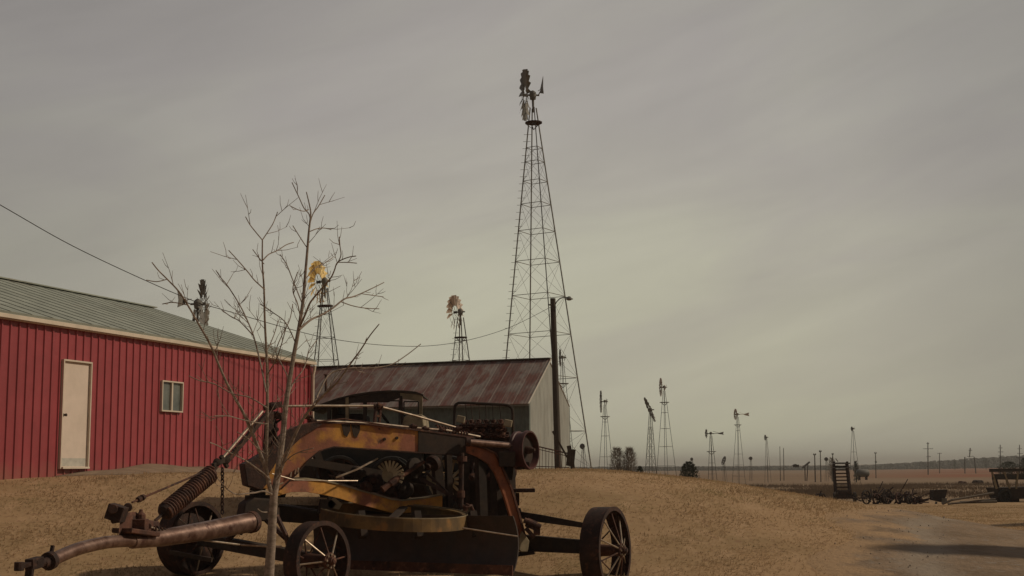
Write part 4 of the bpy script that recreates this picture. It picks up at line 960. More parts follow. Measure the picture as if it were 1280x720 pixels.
for x0, y0, ww, m_ in ((576, 524, .12, 'creamwood'), (635, 529, .12, 'creamwood')):
    mb = MB(); mb.box(E(x0, y0, -.1), (ww, .14, .10), Matrix.Rotation(.2, 3, 'Y')); part(mb, 'valve_cover', M[m_], eng, bevel=.01)  # cream colour paints sunlight onto the tan covers
mb = MB()
for x0 in (584, 630):
    for o in (.1, .6): mb.bar(E(x0, 575, o), (E(x0, 575, o).x, ED+o, tz(0, ED)), .07, .07)
mb.bar(E(575, 600, .1), E(640, 600, .1), .08, .1); mb.bar(E(575, 640, .35), E(640, 640, .35), .5, .06); part(mb, 'stand_leg', M['black'], eng)
mb = MB(); mb.plate([E(573, 574, .15), E(640, 578, .15), E(642, 655, .15), E(575, 655, .15)], (0, .5, 0)); part(mb, 'side_panel', M['black'], eng)
mb = MB(); mb.lathe(E(632, 590, .0), (.5, -1, 0), [(-.03, .1), (-.03, .17), (.03, .17), (.03, .1)], 20, True); mb.lathe(E(632, 590, .0), (.5, -1, 0), [(-.04, 0), (-.04, .04), (.05, .04), (.05, 0)], 10); part(mb, 'pulley', M['rust'], eng)
for i in range(5):
    mb = MB(); x0 = 590+i*11; y0 = 596+5*(i % 2); c = E(x0, y0, -.12); mb.lathe(c, (.2, -1, 0), [(0, .05), (.05, .06), (.06, .02), (.09, .02), (.1, 0)], 10); mb.tube([c, c+Vector((.02, .1, .2))], .015, 6); part(mb, 'fitting', M['tan'] if i % 2 else M['rust'], eng)
# ================================================================ road grader
def gd(px): return 16.3 + (px-320)*.0057
gbase = onground(470, 700, 17.0)
GR = thing('road_grader', 'old rusty yellow pull type road grader with iron wheels in the foreground', 'grader', gbase)
def G(px, py, o=0): return P(px, py, gd(px)+o)
NV = Vector((-.35, .94, 0))
def gp(mb, name, mat, smooth=False, bevel=0, label=None, root=None): return part(mb, name, M[mat], root or GR, smooth, bevel, label)
S_ = 17/F
# main gooseneck beams, near and far: box sections with flange lips
top = [(309, 582), (332, 567), (357, 540), (374, 533), (392, 528), (430, 529), (470, 531.5), (531, 538.5), (592, 547)]
bot = [(322, 611), (352, 611), (371, 593), (386, 575), (400, 563.5), (418, 558.5), (470, 562), (521, 565.5), (592, 569)]
mb = MB(); mb.band([G(*q) for q in top], [G(*q) for q in bot], NV*.05)
gp(mb, 'main_beam', 'yellow', bevel=.004)
mb = MB(); mb.band([G(x, y-1.2, -.03) for x, y in top], [G(x, y+1.0, -.03) for x, y in top], NV*.24); gp(mb, 'top_flange', 'rust')
mb = MB(); mb.band([G(x, y-.8, -.03) for x, y in bot[1:]], [G(x, y+.8, -.03) for x, y in bot[1:]], NV*.2); gp(mb, 'bottom_flange', 'drust')
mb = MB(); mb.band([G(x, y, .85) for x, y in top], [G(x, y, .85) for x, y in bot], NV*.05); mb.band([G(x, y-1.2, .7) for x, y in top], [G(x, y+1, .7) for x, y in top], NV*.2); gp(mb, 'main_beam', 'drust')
mb = MB(); mb.plate([G(309, 581, -.045), G(332, 567, -.045), G(357, 540, -.045), G(374, 532.5, -.045), G(392, 529, -.045), G(404, 530, -.045), G(379, 545, -.045), G(348, 574, -.045), G(334, 596, -.045), G(321, 605, -.045)], NV*.02); gp(mb, 'upper_web', 'drust')
# the darker unpainted rear sleeve, patches of black grease, bolt holes
mb = MB(); mb.band([G(523, 536.5, -.02), G(594, 546, -.02)], [G(523, 566.5, -.02), G(594, 570, -.02)], NV*.03); gp(mb, 'sleeve_plate', 'black')
for x0, y0 in ((433, 536), (445, 537)):
    mb = MB(); mb.plate([G(x0-6, y0-6, -.012), G(x0+5, y0-6, -.012), G(x0+5, y0+2, -.012), G(x0+1, y0+10, -.012), G(x0-3, y0+8, -.012)], NV*.012); gp(mb, 'bracket_plate', 'black')
for x0, y0 in ((480.5, 549), (496, 547.5)):
    mb = MB(); mb.lathe(G(x0, y0, -.01), (0.35, -.94, 0), [(-.01, .02), (.014, .02), (.014, .0)], 8); gp(mb, 'bolt', 'black')
for i in range(7):
    mb = MB(); q = top[1+i]; mb.lathe(G(q[0]+4, q[1]+4.5, 0), (0.35, -.94, 0), [(-.01, .012), (.008, .012), (.012, 0)], 6); gp(mb, 'rivet', 'rust')
mb = MB()
for x0 in (363, 368.5, 372): mb.bar(G(x0, 596-(x0-363)*.6, -.03), G(x0+1, 590-(x0-363)*.6, -.03), .018, .018)
gp(mb, 'grease_fitting', 'steel')
# head block over the front axle
mb = MB(); mb.plate([G(305, 580, -.12), G(313, 576, -.12), G(330, 566, -.12), G(338, 600, -.12), G(327, 613, -.12), G(309, 607, -.12)], NV*.4); gp(mb, 'head_block', 'drust', bevel=.012)
mb = MB(); mb.tube([G(322, 610, .3), G(322, 650, .3)], .10, 14); mb.lathe(G(322, 622, .3), (0, 0, 1), [(-.04, .1), (-.04, .16), (.03, .16), (.03, .1)], 16); gp(mb, 'king_post', 'black', True)
mb = MB(); mb.plate([G(303, 648, 0), G(306, 630, 0), G(318, 622, 0), G(345, 624, 0), G(352, 655, 0)], NV*.5); gp(mb, 'bolster', 'black', bevel=.02)
# rear curved arm down to the rear axle
to = [(583, 556), (605, 560), (620, 567), (628, 584), (640, 611), (650, 645), (656, 668), (660, 680)]
ti = [(583, 566), (597, 571), (611, 580), (619, 592), (630, 620), (640, 653), (647, 676), (650, 688)]
mb = MB(); mb.band([G(x, y, -.05) for x, y in to], [G(x, y, -.05) for x, y in ti], NV*.06); gp(mb, 'rear_arm', 'redorange', bevel=.004)
mb = MB(); mb.band([G(x+1, y-1, -.08) for x, y in to], [G(x-1, y+.5, -.08) for x, y in to], NV*.2); gp(mb, 'arm_flange', 'rust')
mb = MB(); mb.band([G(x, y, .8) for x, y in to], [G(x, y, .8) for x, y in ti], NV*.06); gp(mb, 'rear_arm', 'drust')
mb = MB(); mb.plate([G(646, 683, -.1), G(653, 664, -.1), G(662, 676, -.1), G(660, 690, -.1), G(651, 690, -.1)], NV*.3); gp(mb, 'arm_foot', 'tan', bevel=.01)
# drawbar (upper yellow bar) and turning circle (lower yellow ring)
db = [(347, 606, 0), (365, 599, .05), (383, 598, .1), (404, 600.5, .15), (424, 605, .25), (447, 612, .3), (469, 618, .35), (490, 624, .4), (504, 625.5, .45), (530, 622.5, .5), (553, 618.5, .5)]
dh = [14, 16, 17, 18, 18, 18, 17.5, 17, 16, 16.5, 15]
mb = MB(); mb.band([G(x, y, o) for x, y, o in db], [G(x, y+h_, o) for (x, y, o), h_ in zip(db, dh)], NV*.05); gp(mb, 'drawbar', 'yellow', bevel=.004)
mb = MB(); mb.band([G(x, y-.8, o-.02) for x, y, o in db], [G(x, y+1, o-.02) for x, y, o in db], NV*.16); gp(mb, 'drawbar_lip', 'tan')
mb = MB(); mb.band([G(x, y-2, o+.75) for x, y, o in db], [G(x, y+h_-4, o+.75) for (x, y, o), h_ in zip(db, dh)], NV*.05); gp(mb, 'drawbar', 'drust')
ring = []
for k in range(49):
    t = 2*math.pi*k/48; ring.append((492+93*math.cos(t), 639+9*math.sin(t)+4.5*math.cos(t), -.88*math.sin(t)))
rt_ = [P(x, y, 17.05+o) for x, y, o in ring]; rb_ = [p - Vector((0, 0, .155)) for p in rt_]
mb = MB(); mb.band([p+Vector((0, 0, .002)) for p in rt_], [p+Vector((0, 0, .014)) for p in rt_], (0, .02, 0)); gp(mb, 'ring_lit_edge', 'tan')  # tan strip paints the sunlit top edge of the ring
cen = sum(rt_, Vector())/len(rt_)
mb = MB(); vs = []; 
for a, b_ in zip(rt_[:-1], rb_[:-1]):
    inw = (cen-a); inw.z = 0; inw = inw.normalized()*.03; inw2 = inw*2.4
    vs += [a, b_, b_+inw, a-Vector((0,0,.02))+inw, a-Vector((0,0,.02))+inw2, a+inw2]
n = len(rt_)-1; fs = []
for i in range(n):
    j = (i+1) % n
    for k in range(6): k2 = (k+1) % 6; fs.append((i*6+k, j*6+k, j*6+k2, i*6+k2))
mb.add(vs, fs); gp(mb, 'turning_circle', 'ring')
mb = MB(); mb.bar(P(486, 652, 16.5), P(505, 634, 17.8), .10, .03); gp(mb, 'circle_crossbar', 'black')
# mouldboard: curved blade facing the camera
bl = []
A_, B_ = P(385, 655, 18.1), P(641, 655, 16.55)
zt = P(641, 645, 16.55).z; zb = P(641, 716, 16.55).z
dirb = Vector((B_.x-A_.x, B_.y-A_.y, 0)).normalized(); nb_ = Vector((-dirb.y, dirb.x, 0))   # pointing away
mb = MB(); K = 9; v0 = []
for end in (Vector((A_.x, A_.y, 0)), Vector((B_.x, B_.y, 0))):
    for s2 in (0, .025):
        for k in range(K+1):
            f = k/K; cur = .13*(1-(2*f-1)**2); v0.append(end + nb_*(cur+s2) + Vector((0, 0, zt+(zb-zt)*f)))
m_ = K+1
fs = []
for k in range(K):
    fs += [(k, k+1, 2*m_+k+1, 2*m_+k), (m_+k, 3*m_+k, 3*m_+k+1, m_+k+1), (k, m_+k, m_+k+1, k+1), (2*m_+k, 2*m_+k+1, 3*m_+k+1, 3*m_+k)]
fs += [(0, 2*m_, 3*m_, m_), (K, m_+K, 3*m_+K, 2*m_+K)]
mb.add(v0, fs); gp(mb, 'mouldboard', 'blade', True)
mb = MB(); mb.bar(Vector((A_.x, A_.y, zb+.03))-nb_*.012, Vector((B_.x, B_.y, zb+.03))-nb_*.012, .02, .12); gp(mb, 'cutting_edge', 'rust')
mb = MB(); mb.band([P(350, 630, 17.9), P(415, 633, 17.9), P(600, 655, 17.5)], [P(350, 652, 17.9), P(415, 657, 17.9), P(600, 672, 17.5)], NV*.06); mb.bar(P(352, 632, 17.2), P(400, 640, 17.2), .5, .03); gp(mb, 'lower_frame', 'black')
for x0 in (450, 520, 590):
    mb = MB(); mb.bar(P(x0, 640, 17.1), P(x0+4, 672, 17.0), .09, .12); gp(mb, 'blade_arm', 'black')
mb = MB(); mb.plate([P(398, 641, 16.9), P(402, 624, 16.9), P(414, 624, 16.9), P(420, 630, 16.9), P(408, 646, 16.9)], NV*.1); gp(mb, 'circle_hanger', 'black')
mb = MB(); mb.plate([P(410, 628, 16.9), P(418, 622, 16.9), P(428, 630, 16.9), P(424, 637, 16.9), P(410, 634, 16.9)], NV*.03); gp(mb, 'hanger_plate', 'tan')
# iron wheels
def iron_wheel(hub, depth, r, wdt, ax, nsp, mat='drust', name='wheel', lean=0):
    c = P(hub[0], hub[1], depth); A = Vector(ax).normalized(); mb = MB()
    mb.lathe(c, A, [(0.0, r-.016), (-.004, r), (-wdt, r), (-wdt, r-.016), (-wdt+.02, r-.02), (-.02, r-.02)], 56, True)
    mb.lathe(c, A, [(0.004, r-.05), (0.004, r+.004), (-.012, r+.004), (-.012, r-.05)], 56, True)
    wh = part(mb, name, M[mat], GR, True)
    u = A.orthogonal().normalized(); v = A.cross(u)
    for k in range(nsp):
        for sd, off in ((.09, 0), (-wdt-.05, .5)):
            t = 2*math.pi*(k+off)/nsp+.15; e = u*math.cos(t)+v*math.sin(t); t2 = t+.25; e2 = u*math.cos(t2)+v*math.sin(t2)
            mb = MB(); mb.tube([c+A*sd+e*r*.1, c-A*(wdt*.25 if off == 0 else wdt*.7)+e*(r-.018)], .0105, 6); part(mb, 'spoke', M['steel' if off == 0 and k % 3 != 1 else 'rust'], wh)
    mb = MB(); mb.lathe(c, A, [(-wdt-.09, 0), (-wdt-.09, .075), (-wdt-.02, .085), (-.02, .07), (.03, .075), (.08, .095), (.1, .095), (.105, .05), (.15, .045), (.155, .03), (.17, .028), (.175, 0)], 20); part(mb, 'hub', M['rust'], wh, True)
    mb = MB()
    for k in range(8):
        t = 2*math.pi*k/8; e = u*math.cos(t)+v*math.sin(t); mb.lathe(c+e*.072+A*.1, A, [(0, .014), (.02, .014), (.021, 0)], 6)
    part(mb, 'hub_bolts', M['steel'], wh)
    return wh
iron_wheel((769, 688), 17.6, .565, .27, (.90, -.44, 0.02), 10)
iron_wheel((405, 701), 15.6, .455, .21, (.82, -.57, 0.02), 8)
fw = iron_wheel((248, 673), 17.6, .475, .27, (.82, -.57, .02), 8, name='wheel')
mb = MB(); AXF = Vector((.82, -.57, .02)).normalized(); mb.lathe(P(248, 673, 17.6)-AXF*.1, AXF, [(-.02, 0), (-.02, .45), (.0, .45), (.01, .2), (.01, 0)], 40); part(mb, 'dark_backing', M['drust'], fw)  # solid dark disc closing the gaps between the spokes
iron_wheel((590, 675), 19.9, .50, .25, (.90, -.44, 0.02), 8)
# front axle and braces
a, b = P(405, 702, 15.75), P(252, 674, 17.5)
mb = MB(); mb.bar(a, b, .13, .15); gp(mb, 'front_axle', 'black')
mb = MB(); mb.tube([a.lerp(b, .12), G(333, 650, -.2)], .035, 8); mb.tube([a.lerp(b, .8), G(310, 650, .1)], .035, 8); gp(mb, 'axle_brace', 'drust')
mb = MB(); mb.tube([P(346, 645, 15.7), P(357, 668, 15.6), P(362, 690, 15.6)], .03, 6); gp(mb, 'steering_arm', 'rust')
# rear axle assembly
mb = MB(); mb.band([P(640, 638, 18.4), P(676, 643.5, 18.1), P(737, 655, 17.65)], [P(640, 646, 18.4), P(676, 653, 18.1), P(737, 661, 17.65)], (0, .1, 0)); gp(mb, 'axle_radius_bar', 'black')
mb = MB(); mb.band([P(600, 661, 18.7), P(650, 668, 18.4), P(745, 677, 17.7)], [P(600, 682, 18.7), P(650, 689, 18.4), P(745, 693, 17.7)], (.02, .16, 0)); gp(mb, 'rear_axle', 'black', bevel=.01)
mb = MB(); mb.tube([P(735, 685, 17.75), P(760, 688, 17.65)], .05, 10); gp(mb, 'axle_stub', 'drust', True)
mb = MB(); mb.box(P(664, 655, 18.1), (.14, .16, .12), Matrix.Rotation(.4, 3, 'Y')); mb.tube([P(655, 650, 18), P(676, 659, 18)], .04, 8); mb.box(P(671, 662, 18.05), (.09, .12, .14)); mb.tube([P(657, 660, 18), P(668, 672, 18)], .03, 8); gp(mb, 'swivel_joint', 'rust', bevel=.008)
mb = MB(); mb.bar(P(640, 694, 18.3), P(668, 690, 18.3), .2, .05); gp(mb, 'axle_bracket', 'black'); mb = MB(); mb.bar(P(632, 646, 18.4), P(652, 640, 18.4), .1, .12); gp(mb, 'axle_bracket', 'black')
# uprights and dark cross frames in the middle
for i, (x0, y0, x1, y1, o, w2, nm, mt) in enumerate((
    (577, 566, 576, 636, -.1, .05, 'lift_post', 'drust'), (622, 575, 626, 668, .35, .17, 'frame_upright', 'black'), (637, 560, 640, 650, .8, .1, 'frame_upright', 'black'), (560, 566, 562, 640, .5, .08, 'frame_upright', 'black'),
    (545, 568, 549, 625, .7, .12, 'frame_upright', 'black'), (600, 570, 603, 655, .9, .12, 'frame_upright', 'black'))):
    mb = MB(); 
    if nm == 'lift_post': mb.tube([G(x0, y0, o), G(x1, y1, o)], w2*.7, 10)
    else: mb.bar(G(x0, y0, o), G(x1, y1, o), w2, w2)
    gp(mb, nm, mt)
mb = MB(); mb.lathe(G(577.5, 575, -.1), (0, 0, 1), [(-.02, .03), (-.02, .07), (.05, .07), (.05, .03)], 12, True); mb.lathe(G(576, 620, -.1), (0, 0, 1), [(-.02, .03), (-.02, .055), (.07, .055), (.07, .03)], 12, True); gp(mb, 'post_collar', 'rust')
mb = MB(); mb.tube([G(576, 632, -.1), G(583, 634, -.15), G(589, 632, -.15), G(591, 638, -.15), G(587, 646, -.1)], .026, 8); mb.box(G(583, 648, -.1), (.09, .12, .16)); mb.tube([G(585, 630, -.15), G(578, 645, -.1)], .03, 8); gp(mb, 'ball_joint', 'rust', True)
mb = MB(); mb.plate([G(577, 640, -.12), G(589, 634, -.12), G(588, 655, -.12), G(580, 657, -.12)], NV*.2); gp(mb, 'lift_bracket', 'tan', bevel=.01)
# diagonal link from drum side to circle, and two worn rods
mb = MB(); mb.bar(G(525, 598, .2), G(590, 634, -.1), .045, .05); mb.bar(G(532, 590, .3), G(585, 640, -.05), .03, .03); gp(mb, 'side_shift_link', 'drust')
mb = MB(); mb.tube([G(530, 577, .2), G(496, 599, .1), G(478, 612, .1)], [.025, .03, .045], 8); mb.tube([G(500, 596, .1), G(488, 605, .1)], .05, 8); gp(mb, 'screw_link', 'rust', True)
mb = MB(); mb.tube([G(420, 597, -.08), G(446, 587, -.05), G(472, 573, .1)], .013, 6); gp(mb, 'pale_rod', 'steel')
mb = MB(); mb.tube([G(340, 592, -.1), G(368, 600, -.1), G(410, 601, -.1), G(447, 601, 0)], .008, 5); gp(mb, 'thin_rod', 'steel')
mb = MB(); mb.tube([P(578, 660, 16.4), P(647, 670.5, 16.5)], .01, 6); gp(mb, 'blade_rod', 'steel')
# lumps of old gear under the main beam
for i, (x0, y0, r_, mt) in enumerate(((448, 592, .10, 'black'), (467, 602, .13, 'drust'), (455, 611, .09, 'rust'), (486, 608, .1, 'drust'), (520, 585, .14, 'black'), (540, 580, .11, 'drust'), (505, 612, .12, 'black'), (564, 632, .15, 'black'), (550, 639, .1, 'drust'))):
    mb = MB(); ax = Vector((math.cos(i*1.7), -.7, math.sin(i*2.3)*.5)); mb.lathe(G(x0, y0, .55), ax, [(-.1, 0), (-.1, r_*.7), (-.06, r_), (.0, r_), (.02, r_*.5), (.1, r_*.45), (.12, 0)], 14); gp(mb, 'gear_case', mt, True)
mb = MB(); mb.bar(G(352, 620, .5), G(350, 575, .7), .1, .1); mb.bar(G(395, 566, .9), G(420, 640, .9), .08, .1); mb.bar(G(350, 572, .8), G(560, 606, .9), .1, .1); gp(mb, 'inner_brace', 'black')
# pale toothed sector gear between beam and drawbar
for k in range(11):
    t = R(-70+17*k); mb = MB(); c = G(487, 594, .15); e = Vector((math.sin(t+.35), -.1, math.cos(t+.35))); mb.bar(c+e*.05, c+e*.19, .028, .02, (0, 1, 0)); gp(mb, 'gear_tooth', 'creamwood' if t > -.9 else 'tan')
mb = MB(); mb.lathe(G(487, 594, .15), (0, -1, 0), [(-.01, 0), (-.01, .10), (.012, .10), (.012, 0)], 20); gp(mb, 'sector_gear', 'tan')
mb = MB(); mb.plate([G(534, 595, .6), G(538, 590, .6), G(540, 602, .6), G(545, 604, .6), G(545, 607, .6), G(534, 607, .6)], NV*.05); gp(mb, 'lever_bracket', 'tan')
# control rods along the top
mb = MB(); mb.tube([G(344, 508, .1), G(400, 507.3, .1), G(470, 507.5, .1)], .016, 8); gp(mb, 'control_rod', 'steel', True)
mb = MB(); mb.tube([G(474, 508, .1), G(520, 520, .1), G(572, 535, .1)], .015, 8); gp(mb, 'control_rod', 'steel', True)
mb = MB(); mb.tube([G(384, 523, .05), G(392, 526, .05), G(470, 529.5, .05), G(520, 535, .05), G(560, 538, .05), G(600, 546, .05)], .016, 8); gp(mb, 'shift_rod', 'steel', True)
mb = MB(); mb.tube([G(397, 527, -.05), G(430, 523.5, -.05), G(500, 534, -.05)], .008, 6); gp(mb, 'thin_cable', 'rust', True)
mb = MB(); mb.lathe(G(472, 507.5, .1), (1, .3, 0), [(-.05, 0), (-.05, .035), (.0, .035), (.0, .05), (.03, .05), (.03, .03), (.07, .03), (.08, 0)], 12); mb.bar(G(470, 508, .1), G(468, 530, .1), .05, .03); mb.bar(G(476, 508, .12), G(474, 530, .12), .03, .03); mb.bar(G(470, 520, .1), G(476, 520, .1), .03, .03); gp(mb, 'rod_stand', 'rust', bevel=.003)
for x0, y0 in ((385, 521), (390, 526), (516, 533), (531, 536), (572, 536), (552, 538)):
    mb = MB(); mb.lathe(G(x0, y0, .04), (1, .2, .1*(x0 % 3)), [(-.05, 0), (-.045, .025), (-.01, .03), (-.01, .042), (.02, .042), (.02, .02), (.06, .02), (.06, 0)], 10); gp(mb, 'rod_coupling', 'rust', True)
mb = MB(); mb.spring(G(545, 534, .1), G(586, 544, .05), .03, .011, 11); gp(mb, 'rod_spring', 'rust', True)
mb = MB(); mb.tube([G(584, 552.5, -.12), G(646, 558, -.12)], .045, 14); gp(mb, 'drum_shaft', 'polish', True)
mb = MB(); mb.lathe(G(585, 552.5, -.12), (1, .2, -.1), [(-.03, 0), (-.03, .06), (.03, .06), (.03, .05)], 14); mb.lathe(G(645, 558, -.12), (1, .2, -.1), [(-.02, .045), (-.02, .06), (.04, .06), (.04, 0)], 14); gp(mb, 'shaft_collar', 'drust', True)
c = P(662, 562.5, 18.1); mb = MB(); AX = Vector((.88, -.46, .03)); mb.lathe(c, AX, [(-.06, 0), (-.06, .215), (.0, .235), (.02, .24), (.02, .262), (-.03, .268), (-.04, .245), (-.14, .245), (-.15, .262), (-.19, .262), (-.19, .1), (-.24, .08), (-.24, 0)], 36); gp(mb, 'cable_drum', 'drum', True)
mb = MB(); mb.lathe(c, AX, [(-.06, .06), (.03, .045), (.06, .02), (.08, .02), (.081, 0)], 12); gp(mb, 'drum_hub', 'drust', True)
mb = MB(); mb.lathe(c, AX, [(-.052, .06), (-.052, .208)], 30); gp(mb, 'drum_shade', 'black')  # black disc paints the shade inside the hollow drum face
mb = MB(); mb.box(P(655, 582, 18.1), (.16, .1, .1)); mb.box(P(634, 574, 18.0), (.22, .25, .2)); mb.bar(P(640, 556, 18.3), P(636, 600, 18.3), .1, .1); gp(mb, 'drum_bracket', 'black', bevel=.01)
mb = MB(); mb.box(P(655, 613, 18.4), (.3, .3, .05)); mb.bar(P(647, 616, 18.45), P(647, 632, 18.45), .05, .05); gp(mb, 'foot_step', 'drust', bevel=.004)
# linkage head above the king post, lifting arm, spring and chain
mb = MB(); mb.bar(G(333, 580, .1), G(337, 514, .1), .09, .08); mb.bar(G(345, 575, .1), G(342, 514, .12), .05, .05); gp(mb, 'linkage_post', 'drust', bevel=.005)
mb = MB(); c = G(340, 508, .1); mb.lathe(c, (0.35, -.94, 0), [(-.08, 0), (-.08, .055), (.05, .055), (.06, .03), (.1, .03), (.1, 0)], 14); mb.bar(G(330, 510, .08), G(352, 505, .08), .05, .07); mb.box(G(348, 520, .1), (.1, .1, .08)); mb.tube([G(346, 514, .1), G(352, 524, .1), G(345, 528, .1)], .02, 7); mb.lathe(G(345, 537, .05), (0.35, -.94, 0), [(-.04, 0), (-.04, .03), (.05, .03), (.05, 0)], 10); gp(mb, 'linkage_clevis', 'drust', bevel=.004)
def TG(px, py): 
    f = (340-px)/(340-150); return P(px, py, 16.4-2.3*f)
mb = MB(); mb.bar(TG(282, 578), TG(333, 518), .055, .05); gp(mb, 'lift_arm', 'drust')
mb = MB(); mb.tube([TG(277, 574), TG(328, 514)], .017, 8); gp(mb, 'lift_rod', 'steel', True)
mb = MB(); mb.tube([TG(165, 628), TG(188, 618), TG(240, 596), TG(275, 580)], .012, 7); gp(mb, 'tie_rod', 'rust', True)
mb = MB(); mb.lathe(TG(172, 625), TG(182, 620)-TG(172, 625), [(0, .01), (0, .03), (.04, .035), (.045, .018), (.07, .018), (.075, .035), (.11, .03), (.11, .01)], 10); gp(mb, 'turnbuckle', 'drust', True)
mb = MB(); mb.lathe(TG(271, 578), (.3, -1, .2), [(-.05, 0), (-.05, .045), (.03, .045), (.04, 0)], 12); mb.lathe(TG(282, 575), (.3, -1, .2), [(-.06, 0), (-.06, .05), (.03, .05), (.04, 0)], 12); mb.bar(TG(266, 582), TG(290, 570), .045, .05); mb.bar(TG(276, 570), TG(284, 584), .04, .04); gp(mb, 'arm_clevis', 'black')
mb = MB(); a, b = TG(206, 640), TG(264, 592); mb.spring(a, b, .092, .0165, 21); gp(mb, 'coil_spring', 'rust', True)
mb = MB(); mb.tube([TG(194, 651), a, b, TG(272, 583)], [.018, .018, .018, .016], 8); mb.lathe(a, b-a, [(-.05, .0), (-.02, .08), (.04, .1), (.05, 0)], 16); mb.lathe(b, a-b, [(-.05, .0), (-.02, .07), (.03, .09), (.04, 0)], 16); gp(mb, 'spring_seat', 'drust', True)
mb = MB(); mb.chain(TG(278, 585), TG(278, 642), .058, .009); gp(mb, 'hanging_chain', 'drust')
# tongue: straight pipe, curved pipe, hitch
def TQ(px, py):
    f = (312-px)/(312-20.0); return P(px, py, 15.9-3.6*f)
mb = MB(); mb.tube([TQ(317, 652), TQ(260, 663), TQ(205, 672), TQ(165, 677)], [.118, .108, .092, .075], 20); gp(mb, 'tongue_pipe', 'polish', True)
mb = MB(); mb.lathe(TQ(316, 652.5), TQ(260, 663)-TQ(316, 652.5), [(-.01, .11), (-.01, .128), (.06, .128), (.06, .11)], 20, True); gp(mb, 'pipe_collar', 'rust', True)
mb = MB(); pts = [TQ(x, y) for x, y in ((205, 672), (170, 676), (152, 676.5), (133, 678), (113, 682), (95, 687), (78, 694), (62, 702))]; mb.tube(smooth_path(pts, 4), .064, 18); gp(mb, 'tongue', 'polish', True)
mb = MB(); ax = TQ(55, 704)-TQ(66, 699); mb.lathe(TQ(62, 701), ax, [(-.03, .06), (-.03, .088), (.03, .088), (.03, .05), (.1, .045), (.1, 0)], 16); mb.bar(TQ(64, 692), TQ(66, 682), .03, .03); gp(mb, 'tongue_collar', 'drust', True)
mb = MB(); mb.tube([TQ(60, 702), TQ(48, 704)], .038, 12); mb.bar(TQ(50, 702), TQ(36, 706), .09, .1); mb.bar(TQ(36, 705), TQ(24, 709), .06, .04); mb.lathe(TQ(24, 708), (0, 0, 1), [(-.04, 0), (-.04, .045), (.04, .045), (.04, 0)], 12); mb.bar(TQ(38, 706), TQ(36, 722), .07, .05); mb.lathe(TQ(44, 702), (.3, -1, 0), [(-.06, 0), (-.06, .03), (.06, .03), (.06, 0)], 10); gp(mb, 'hitch', 'drust', bevel=.006)
# bracket on the tongue
mb = MB(); mb.plate([TQ(147, 674), TQ(150, 645), TQ(158, 640), TQ(168, 650), TQ(188, 652), TQ(190, 675), TQ(176, 680)], (.04, .22, 0)); gp(mb, 'tongue_bracket', 'rust', bevel=.012)
mb = MB(); mb.box(TQ(146, 641), (.17, .2, .16), Matrix.Rotation(.3, 3, 'Y')); mb.lathe(TQ(141, 636), (.3, -1, 0), [(-.1, 0), (-.1, .05), (.1, .05), (.1, 0)], 12); mb.lathe(TQ(160, 634), (.3, -1, 0), [(-.1, 0), (-.1, .045), (.1, .045), (.1, 0)], 12); mb.tube([TQ(139, 640), TQ(142, 652), TQ(148, 650)], .03, 8); gp(mb, 'bracket_head', 'drust', bevel=.012)
mb = MB(); mb.box(TQ(172, 656), (.2, .16, .12)); mb.lathe(TQ(176, 646), (0, 0, 1), [(-.05, .03), (-.05, .05), (.03, .05), (.05, .02), (.08, .02), (.08, 0)], 10); mb.lathe(TQ(186, 657), (.3, -1, 0), [(-.02, 0), (-.02, .03), (.1, .03), (.1, 0)], 10); mb.bar(TQ(152, 663), TQ(188, 668), .26, .05); gp(mb, 'clamp_block', 'rust', bevel=.01)
mb = MB(); mb.spring(TQ(191, 661), TQ(220, 669), .036, .011, 7); gp(mb, 'short_spring', 'drust', True)
mb = MB(); mb.tube([TQ(188, 659), TQ(222, 670), TQ(260, 676), TQ(300, 681), P(332, 683, 15.4), P(352, 683, 15.4)], .0115, 7); gp(mb, 'long_thin_rod', 'steel', True)
mb = MB(); mb.bar(P(212, 690, 16.2), P(265, 700, 16.2), .06, .05); gp(mb, 'axle_truss', 'black'); mb = MB(); mb.bar(P(300, 668, 16.0), P(312, 640, 16.0), .05, .05); gp(mb, 'axle_truss', 'black')

# ================================================================ young bare tree in front
TR = onground(340, 760, 12.6); 
tree = thing('young_bare_tree', 'slender leafless young tree standing in front of the grader', 'tree', TR)
rg = random.Random(21)
def B3(pts, d0, d1):
    n = len(pts)-1; return [P(x, y, d0+(d1-d0)*i/max(1, n)) for i, (x, y) in enumerate(pts)]
mbt = MB(); mbb = MB()
def limb(m, pts, d0, d1, r0, r1, k=5, n=8):
    q = B3(pts, d0, d1); sp_ = smooth_path(q, k); 
    r0 *= 1.1; r1 = max(r1*1.2, .0045)
    rr = [r0+(r1-r0)*(i/(len(sp_)-1))**.8 for i in range(len(sp_))]
    m.tube(sp_, rr, n); return sp_
g0 = P(336, 722, 12.6); gr0 = Vector((g0.x-.01, g0.y, tz(g0.x, g0.y)-.05))
mbt.tube(smooth_path([gr0, P(336.5, 720, 12.6), P(339, 680, 12.6), P(341, 640, 12.6), P(343, 612, 12.6)], 5), [.050-.014*min(1, i/20) for i in range(21)], 14)
LB = []
def L_(pts, dd, r0, r1=.0035, main=True):
    s = limb(mbt if r0 > .012 else mbb, pts, 12.6+dd[0], 12.6+dd[1], r0, r1, n=8 if r0 > .01 else 5); LB.append((s, r0)); return s
